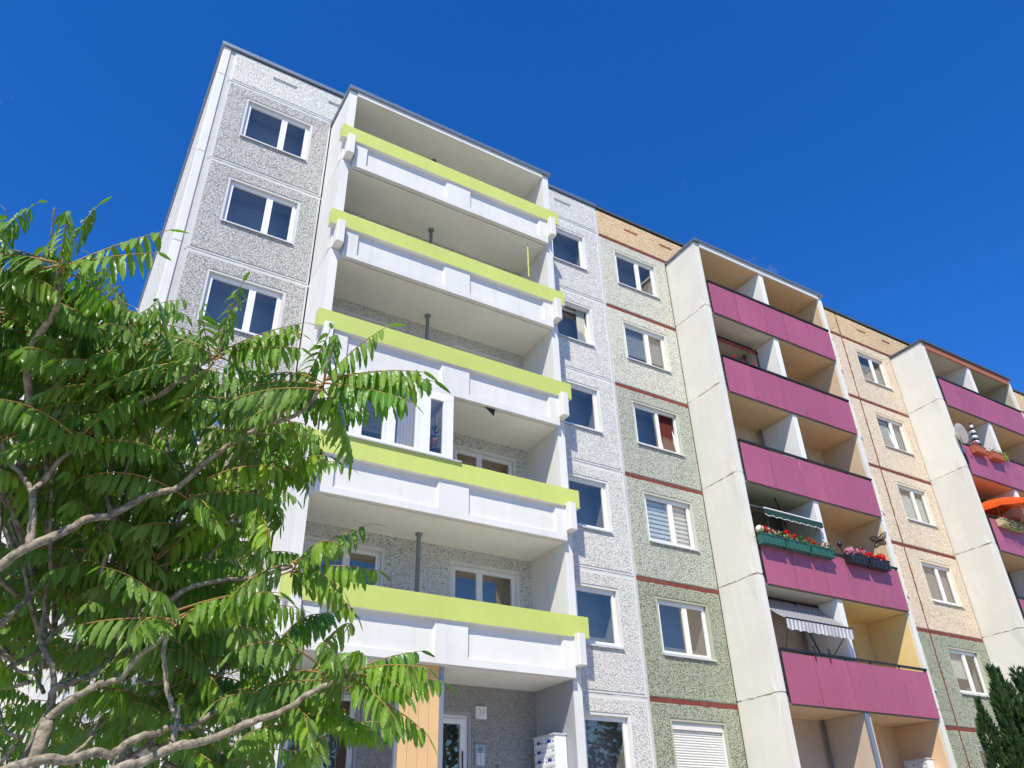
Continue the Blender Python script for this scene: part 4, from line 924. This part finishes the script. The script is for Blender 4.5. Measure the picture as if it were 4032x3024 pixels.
BR = [  # (u, v, distance) polylines along the limbs, radii
 ([(-60, 2275, 3.55), (0, 2230, 3.55), (114, 2152, 3.55), (270, 2085, 3.6), (346, 2042, 3.62), (443, 2025, 3.65), (582, 1950, 3.7), (683, 1928, 3.7), (734, 1890, 3.72), (800, 1825, 3.72), (916, 1744, 3.72), (1041, 1671, 3.7), (1130, 1610, 3.68)], .026, .010),
 ([(-20, 1990, 3.9), (25, 1912, 3.9), (72, 1848, 3.9), (122, 1743, 3.88), (116, 1602, 3.85), (108, 1443, 3.8), (127, 1364, 3.75), (174, 1288, 3.7), (217, 1219, 3.68), (231, 1136, 3.65), (229, 1066, 3.62), (238, 1040, 3.6)], .026, .012),
 ([(114, 2152, 3.55), (122, 2100, 3.57), (131, 2030, 3.6), (131, 1937, 3.65), (186, 1878, 3.7), (236, 1810, 3.72), (295, 1760, 3.72), (326, 1700, 3.7)], .022, .009),
 ([(131, 1937, 3.65), (76, 1861, 3.75), (20, 1800, 3.8), (8, 1730, 3.8)], .015, .008),
 ([(186, 1878, 3.75), (180, 1700, 3.95), (174, 1613, 4.0), (177, 1566, 4.0), (246, 1490, 3.95), (300, 1440, 3.9)], .014, .008),
 ([(230, 1760, 3.9), (224, 1624, 4.0), (235, 1563, 4.0), (249, 1508, 4.0), (285, 1480, 4.0)], .014, .007),
 ([(443, 2025, 3.8), (380, 1800, 4.0), (361, 1620, 4.0), (383, 1573, 4.0), (403, 1550, 4.0), (500, 1520, 3.95)], .014, .007),
 ([(403, 1700, 3.9), (480, 1620, 3.85), (542, 1588, 3.8), (643, 1548, 3.75), (688, 1509, 3.7), (747, 1479, 3.68), (791, 1435, 3.65), (848, 1400, 3.62)], .019, .011),
 ([(1041, 1671, 3.7), (1110, 1655, 3.6), (1188, 1620, 3.5), (1247, 1553, 3.45), (1272, 1510, 3.42)], .012, .010),
 ([(-40, 3060, 3.3), (44, 3025, 3.3), (166, 2990, 3.32), (262, 2994, 3.35), (371, 2962, 3.38), (436, 2972, 3.4), (493, 2933, 3.42), (559, 2898, 3.45), (624, 2885, 3.48), (668, 2863, 3.5), (742, 2863, 3.52), (816, 2824, 3.55), (882, 2771, 3.58), (994, 2765, 3.6), (1090, 2720, 3.6)], .024, .009),
 ([(400, 3060, 3.15), (476, 3022, 3.15), (567, 2998, 3.18), (663, 2950, 3.2), (742, 2929, 3.22), (829, 2911, 3.25), (994, 2841, 3.28), (1098, 2806, 3.3), (1211, 2737, 3.3), (1300, 2690, 3.28), (1385, 2660, 3.25)], .023, .011),
 ([(60, 3080, 3.8), (148, 2885, 3.8), (196, 2802, 3.8), (214, 2715, 3.8), (271, 2693, 3.82), (349, 2662, 3.85), (419, 2623, 3.88), (493, 2566, 3.9), (532, 2510, 3.9), (560, 2440, 3.9)], .024, .010),
 ([(190, 2830, 3.7), (231, 2793, 3.68), (306, 2741, 3.65), (393, 2693, 3.62), (471, 2675, 3.6), (506, 2632, 3.58), (567, 2566, 3.55), (624, 2527, 3.5), (690, 2430, 3.45)], .020, .010),
 ([(668, 2950, 3.3), (690, 2880, 3.35), (698, 2815, 3.38), (681, 2789, 3.4), (659, 2719, 3.42), (650, 2640, 3.44), (646, 2544, 3.45), (680, 2450, 3.45)], .014, .010),
 ([(214, 2715, 3.8), (201, 2614, 3.85), (166, 2544, 3.9), (162, 2488, 3.9), (175, 2409, 3.92), (179, 2344, 3.95), (211, 2241, 3.95), (203, 2144, 4.0), (240, 2000, 4.05), (330, 1880, 4.1)], .016, .008),
 ([(166, 2544, 3.9), (210, 2496, 3.92), (271, 2448, 3.95), (323, 2413, 4.0), (375, 2383, 4.02), (441, 2344, 4.05), (500, 2250, 4.1)], .013, .006),
 ([(-40, 2670, 4.1), (74, 2606, 4.1), (144, 2571, 4.1), (200, 2480, 4.2), (280, 2330, 4.2)], .018, .008),
 ([(-30, 2490, 3.8), (44, 2418, 3.8), (87, 2379, 3.85), (140, 2326, 3.9), (260, 2200, 4.0), (345, 2150, 4.0)], .017, .007),
 ([(600, 2340, 3.9), (646, 2249, 3.9), (671, 2152, 3.9), (696, 2072, 3.9), (726, 1971, 3.85), (751, 1924, 3.8)], .014, .009),
 ([(671, 2152, 3.9), (797, 2114, 3.9), (900, 2050, 3.88), (1000, 1960, 3.85)], .010, .006),
 ([(620, 2420, 3.75), (707, 2338, 3.7), (769, 2307, 3.68), (876, 2284, 3.65), (1000, 2277, 3.6), (1076, 2254, 3.58), (1150, 2228, 3.55)], .014, .009),
 ([(480, 2960, 3.9), (520, 2840, 3.95), (600, 2740, 4.0), (720, 2680, 4.0), (800, 2640, 4.0)], .010, .005),
 ([(340, 2900, 4.0), (390, 2850, 4.0), (480, 2780, 4.05), (560, 2760, 4.05)], .009, .005),
 ([(262, 2994, 3.6), (360, 2900, 3.7), (400, 2810, 3.75)], .010, .005),
]
for pl, r0, r1 in BR: branch([P3(*q) for q in pl], r0 * .76, r1 * .85)
BASE = Vector((-12.2, -10.35, 0))
for q, r in (((-60, 2275, 3.55), .03), ((-20, 1990, 3.9), .03), ((-40, 3060, 3.3), .03), ((400, 3060, 3.15), .028), ((60, 3080, 3.8), .03), ((-40, 2670, 4.1), .026), ((480, 2960, 3.9), .02), ((190, 2830, 3.7), .024), ((-30, 2490, 3.8), .024)):
    e = P3(*q); b = BASE + Vector((random.uniform(-.18, .18), random.uniform(-.18, .18), -.05)); mid = b.lerp(e, .5) + Vector((random.uniform(-.06, .06), random.uniform(-.06, .06), .18))
    branch([b, b.lerp(mid, .5) + Vector((0, 0, .05)), mid, e], r * 1.5, r, name='trunk')
for pl in ([(210, 997, 3.6), (204, 930, 3.6), (214, 818, 3.6)], [(860, 1390, 3.62), (886, 1350, 3.62), (893, 1300, 3.62), (884, 1255, 3.62)], [(1300, 1480, 3.42), (1298, 1400, 3.42), (1297, 1325, 3.42)], [(300, 2560, 3.7), (330, 2480, 3.72), (341, 2420, 3.72)], [(700, 2830, 3.3), (706, 2770, 3.3)]):
    branch([P3(*q) for q in pl], .0065, .003, name='dead_twig', jit=.003)
AZR = math.atan2(CR.y, CR.x)                                     # azimuth that runs to the right along the facade
LEAVES = []                                                      # (distance, variant, matrix)
def put(base, az, el, scale, roll=0.0, straight=False):
    c = min((i for i in range(len(VAR)) if (VAR[i][0] < 5) == straight), key=lambda i: abs(ELS[VAR[i][0]][0] - el) + random.uniform(0, .12))
    M4 = Matrix.Translation(base) @ Matrix.Rotation(az, 4, 'Z') @ Matrix.Rotation(roll, 4, 'X') @ Matrix.Scale(scale, 4)
    LEAVES.append(((base - CAM).length, c, M4))
def whorl(base, n, smin=.8, smax=1.1, az0=None, fixed=()):
    az = random.uniform(0, 6.28)
    for (a, e, s) in fixed: put(base + Vector((0, 0, random.uniform(-.02, .02))), AZR + R_(a), R_(e), s, random.uniform(-.15, .15), True)
    for i in range(n):
        az += 2.4 + random.uniform(-.3, .3); e = R_(random.choice((62, 45, 35, 22, 12, 0, -15)) + random.uniform(-8, 8))
        put(base - Vector((0, 0, .012 * i)), az, e, random.uniform(smin, smax), random.uniform(-.5, .5))
# named tips: positions read off the limbs; fixed = fronds (azimuth from facade-right, elevation, size)
whorl(P3(238, 1045, 3.6), 3, fixed=((10, 84, .80), (4, 34, 1.02), (-10, 12, .98), (176, 34, 1.0), (182, 12, 1.0), (150, 12, .9)))
whorl(P3(848, 1400, 3.62), 5, fixed=((30, 82, .72), (-60, 60, .8), (6, 30, .95), (-12, 4, .95), (178, 30, .9), (185, 5, .9), (-90, -15, .8)))
whorl(P3(1272, 1508, 3.42), 4, fixed=((2, 56, .90), (-4, 18, 1.12), (-12, -4, 1.05), (-18, -24, 1.1), (172, 20, .85), (185, -10, .8), (60, 40, .8)))
whorl(P3(1130, 1612, 3.68), 5, fixed=((5, 30, .85), (-20, 5, .85)))
whorl(P3(1370, 2665, 3.3), 5, .7, .95, fixed=((0, 18, .88), (-25, 0, .85), (25, 42, .75), (-50, -12, .9), (170, 8, .85)))
whorl(P3(690, 2425, 3.45), 5, fixed=((172, 15, 1.0), (-8, 8, 1.0), (-80, 12, .8)))
whorl(P3(1150, 2226, 3.55), 5, fixed=((10, 35, .85), (-5, 10, .9), (-30, -10, .85)))
whorl(P3(1250, 2600, 3.45), 6, .7, .95); whorl(P3(1190, 2800, 3.5), 6, .7, .95); whorl(P3(1290, 2860, 3.6), 5, .7, .9); whorl(P3(1060, 2560, 3.7), 6); whorl(P3(70, 1110, 3.8), 6, .7, .95); whorl(P3(180, 1200, 3.9), 7, .7, .95); whorl(P3(390, 1215, 4.0), 6, .65, .85); whorl(P3(510, 1265, 4.2), 6, .65, .85); whorl(P3(-90, 1010, 3.8), 6, .7, .95); whorl(P3(420, 1310, 4.2), 7); whorl(P3(570, 1345, 4.1), 7); whorl(P3(130, 1290, 4.3), 7); whorl(P3(20, 1230, 4.1), 7); whorl(P3(-60, 1120, 4.0), 7); whorl(P3(300, 1340, 4.6), 7); whorl(P3(700, 1480, 4.2), 7); whorl(P3(970, 1540, 3.9), 6)
whorl(P3(1090, 2718, 3.6), 6); whorl(P3(326, 1698, 3.7), 7); whorl(P3(8, 1725, 3.8), 6, fixed=((10, 40, .9),)); whorl(P3(625, 1440, 3.85), 7)
whorl(P3(300, 1440, 3.9), 7); whorl(P3(500, 1520, 3.95), 7); whorl(P3(285, 1480, 4.0), 6); whorl(P3(751, 1915, 3.8), 7); whorl(P3(1000, 1955, 3.85), 8)
whorl(P3(560, 2440, 3.9), 7); whorl(P3(330, 1880, 4.1), 7); whorl(P3(500, 2250, 4.1), 7); whorl(P3(280, 2330, 4.2), 7); whorl(P3(345, 2150, 4.0), 7); whorl(P3(800, 2640, 4.0), 6); whorl(P3(560, 2760, 4.05), 5)
def vtop(u):
    T_ = [(-300, 980), (0, 1060), (120, 1150), (330, 1250), (520, 1290), (640, 1360), (800, 1440), (960, 1500), (1080, 1560), (1200, 1680)]
    for (a, b), (c, d) in zip(T_, T_[1:]):
        if a <= u <= c: return b + (d - b) * (u - a) / (c - a)
    return 9999
TW = []
tries = 0
while len(TW) < 175 and tries < 6000:
    tries += 1; u = random.uniform(-280, 1180); v = random.uniform(1000, 3100)
    umax = 1120 if v < 2150 else (1010 if v < 2700 else 1120)
    if u > umax or v < vtop(u) + 110: continue
    lowgap = (v > 2380 and u < 620)
    if lowgap and random.random() < .66: continue
    d = 3.85 + 3.0 * random.random() ** 1.3 if not lowgap else random.uniform(4.6, 6.4)
    q = P3(u, v, d)
    if any((q - o).length < .19 for o in TW): continue
    TW.append(q)
for q in TW:
    whorl(q, random.randint(5, 7), .68, .98)
    core = P3(350, 2500, 4.2); b = q.lerp(core, random.uniform(.35, .6)) - Vector((0, 0, random.uniform(.1, .35)))
    branch([b, b.lerp(q, .5) - Vector((0, 0, .05)), q], .011, .006, None)
# the 300 fronds nearest the camera stand as leaves of their own, the rest form the inner foliage
LEAVES.sort(key=lambda a: a[0])
for d, c, M4 in LEAVES[:300]:
    o = bpy.data.objects.new('leaf', VAR[c][1]); COL.objects.link(o); o.parent = SU
    o.matrix_world = M4; o.matrix_parent_inverse = Matrix.Identity(4)
    o.matrix_basis = Matrix.Translation(-SU.location) @ M4
inner = MB(); inner.uv = []
for d, c, M4 in LEAVES[300:]:
    src = VARLO[c][1]; k = len(inner.v)
    inner.v += [tuple(M4 @ Vector(p)) for p in src.v]; inner.f += [tuple(i + k for i in f) for f in src.f]; inner.m += src.m; inner.uv += src.uv
io = inner.build('inner_foliage', [M_LEAF, M_RACH], SU, True); io['kind'] = 'stuff'

# ------------------------------------------------------------------ conifer at lower right
TH = thing('thuja_tree', (7.6, -4.6, 0), 'dark green conifer with feathery upright tips in the lower right corner', 'tree')
M_THU = leafmat('thuja_spray', (.022, .060, .014), (.024, .065, .016), (.05, .105, .018), .6, .10, False)
rd = random.Random(3)
TC = P3(4015, 2900, 21.0); TC.z = 0; TH.location = TC
tb = MB(); tb.tube([(TC.x, TC.y, -.1), (TC.x, TC.y, 2.5), (TC.x + .05, TC.y, 4.6)], [.11, .08, .02], 8); tb.build('trunk', M_BARK, TH, True)
cr = MB()
tops = [(0, 0, 4.85, .85), (-.42, -.1, 5.12, .35), (-.78, -.25, 4.72, .38), (.35, .2, 5.2, .5), (-.95, .1, 4.45, .4), (.1, -.5, 4.9, .5), (.8, 0, 5.2, .5), (-.55, -.55, 4.4, .5)]
for (tx, ty, tz, tr) in tops:
    for k in range(3000):
        f = rd.random() ** .8; z = tz - f * min(tz - .3, 3.8); r = tr * min(1.0, .07 + f * 1.25 + .12 * math.sin(f * 23 + tx * 9)); a = rd.uniform(0, 6.283); rr = r * rd.random() ** .35
        c = Vector((TC.x + tx + rr * math.cos(a), TC.y + ty + rr * math.sin(a), z)); o = Vector((math.cos(a), math.sin(a), rd.uniform(1.2, 2.6))).normalized(); s = o.cross(Vector((rd.gauss(0, 1), rd.gauss(0, 1), .3))).normalized(); L = rd.uniform(.08, .18)
        cr.q([c - s * .006, c + o * L * .5 - s * .024, c + o * L, c + o * L * .5 + s * .024])
        for sg in (-1, 1):
            o2 = (o + s * sg * .75).normalized(); b = c + o * L * .25; cr.q([b, b + o2 * L * .3 + o * .008, b + o2 * L * .6, b + o2 * L * .3 - o * .008])
cr.build('crown', M_THU, TH)

# ------------------------------------------------------------------ trees across the street, mirrored in the low windows
wd_ = MB(); rw = random.Random(11)
for k in range(26):
    cx = -40 + k * 4.6 + rw.uniform(-1, 1); cy = -36 + rw.uniform(-3, 3); hh = rw.uniform(13, 18)
    wd_.tube([(cx, cy, -.1), (cx, cy, hh * .6)], [.2, .08], 6, 1)
    for _ in range(1500):
        d = Vector((rw.gauss(0, 1), rw.gauss(0, 1), rw.gauss(0, 1))).normalized() * rw.random() ** .4; c = Vector((cx + d.x * 2.6, cy + d.y * 2.6, hh * .58 + d.z * hh * .42)); a = Vector((rw.gauss(0, 1), rw.gauss(0, 1), rw.gauss(0, 1))).normalized(); b = a.orthogonal().normalized()
        wd_.q([c - a * .24, c - b * .15, c + a * .24, c + b * .15])
wo_ = wd_.build('woodland', [M_THU, M_BARK]); wo_['kind'] = 'stuff'; tag(wo_, 'belt of leafy trees across the street, seen only as dark reflections', 'woodland')
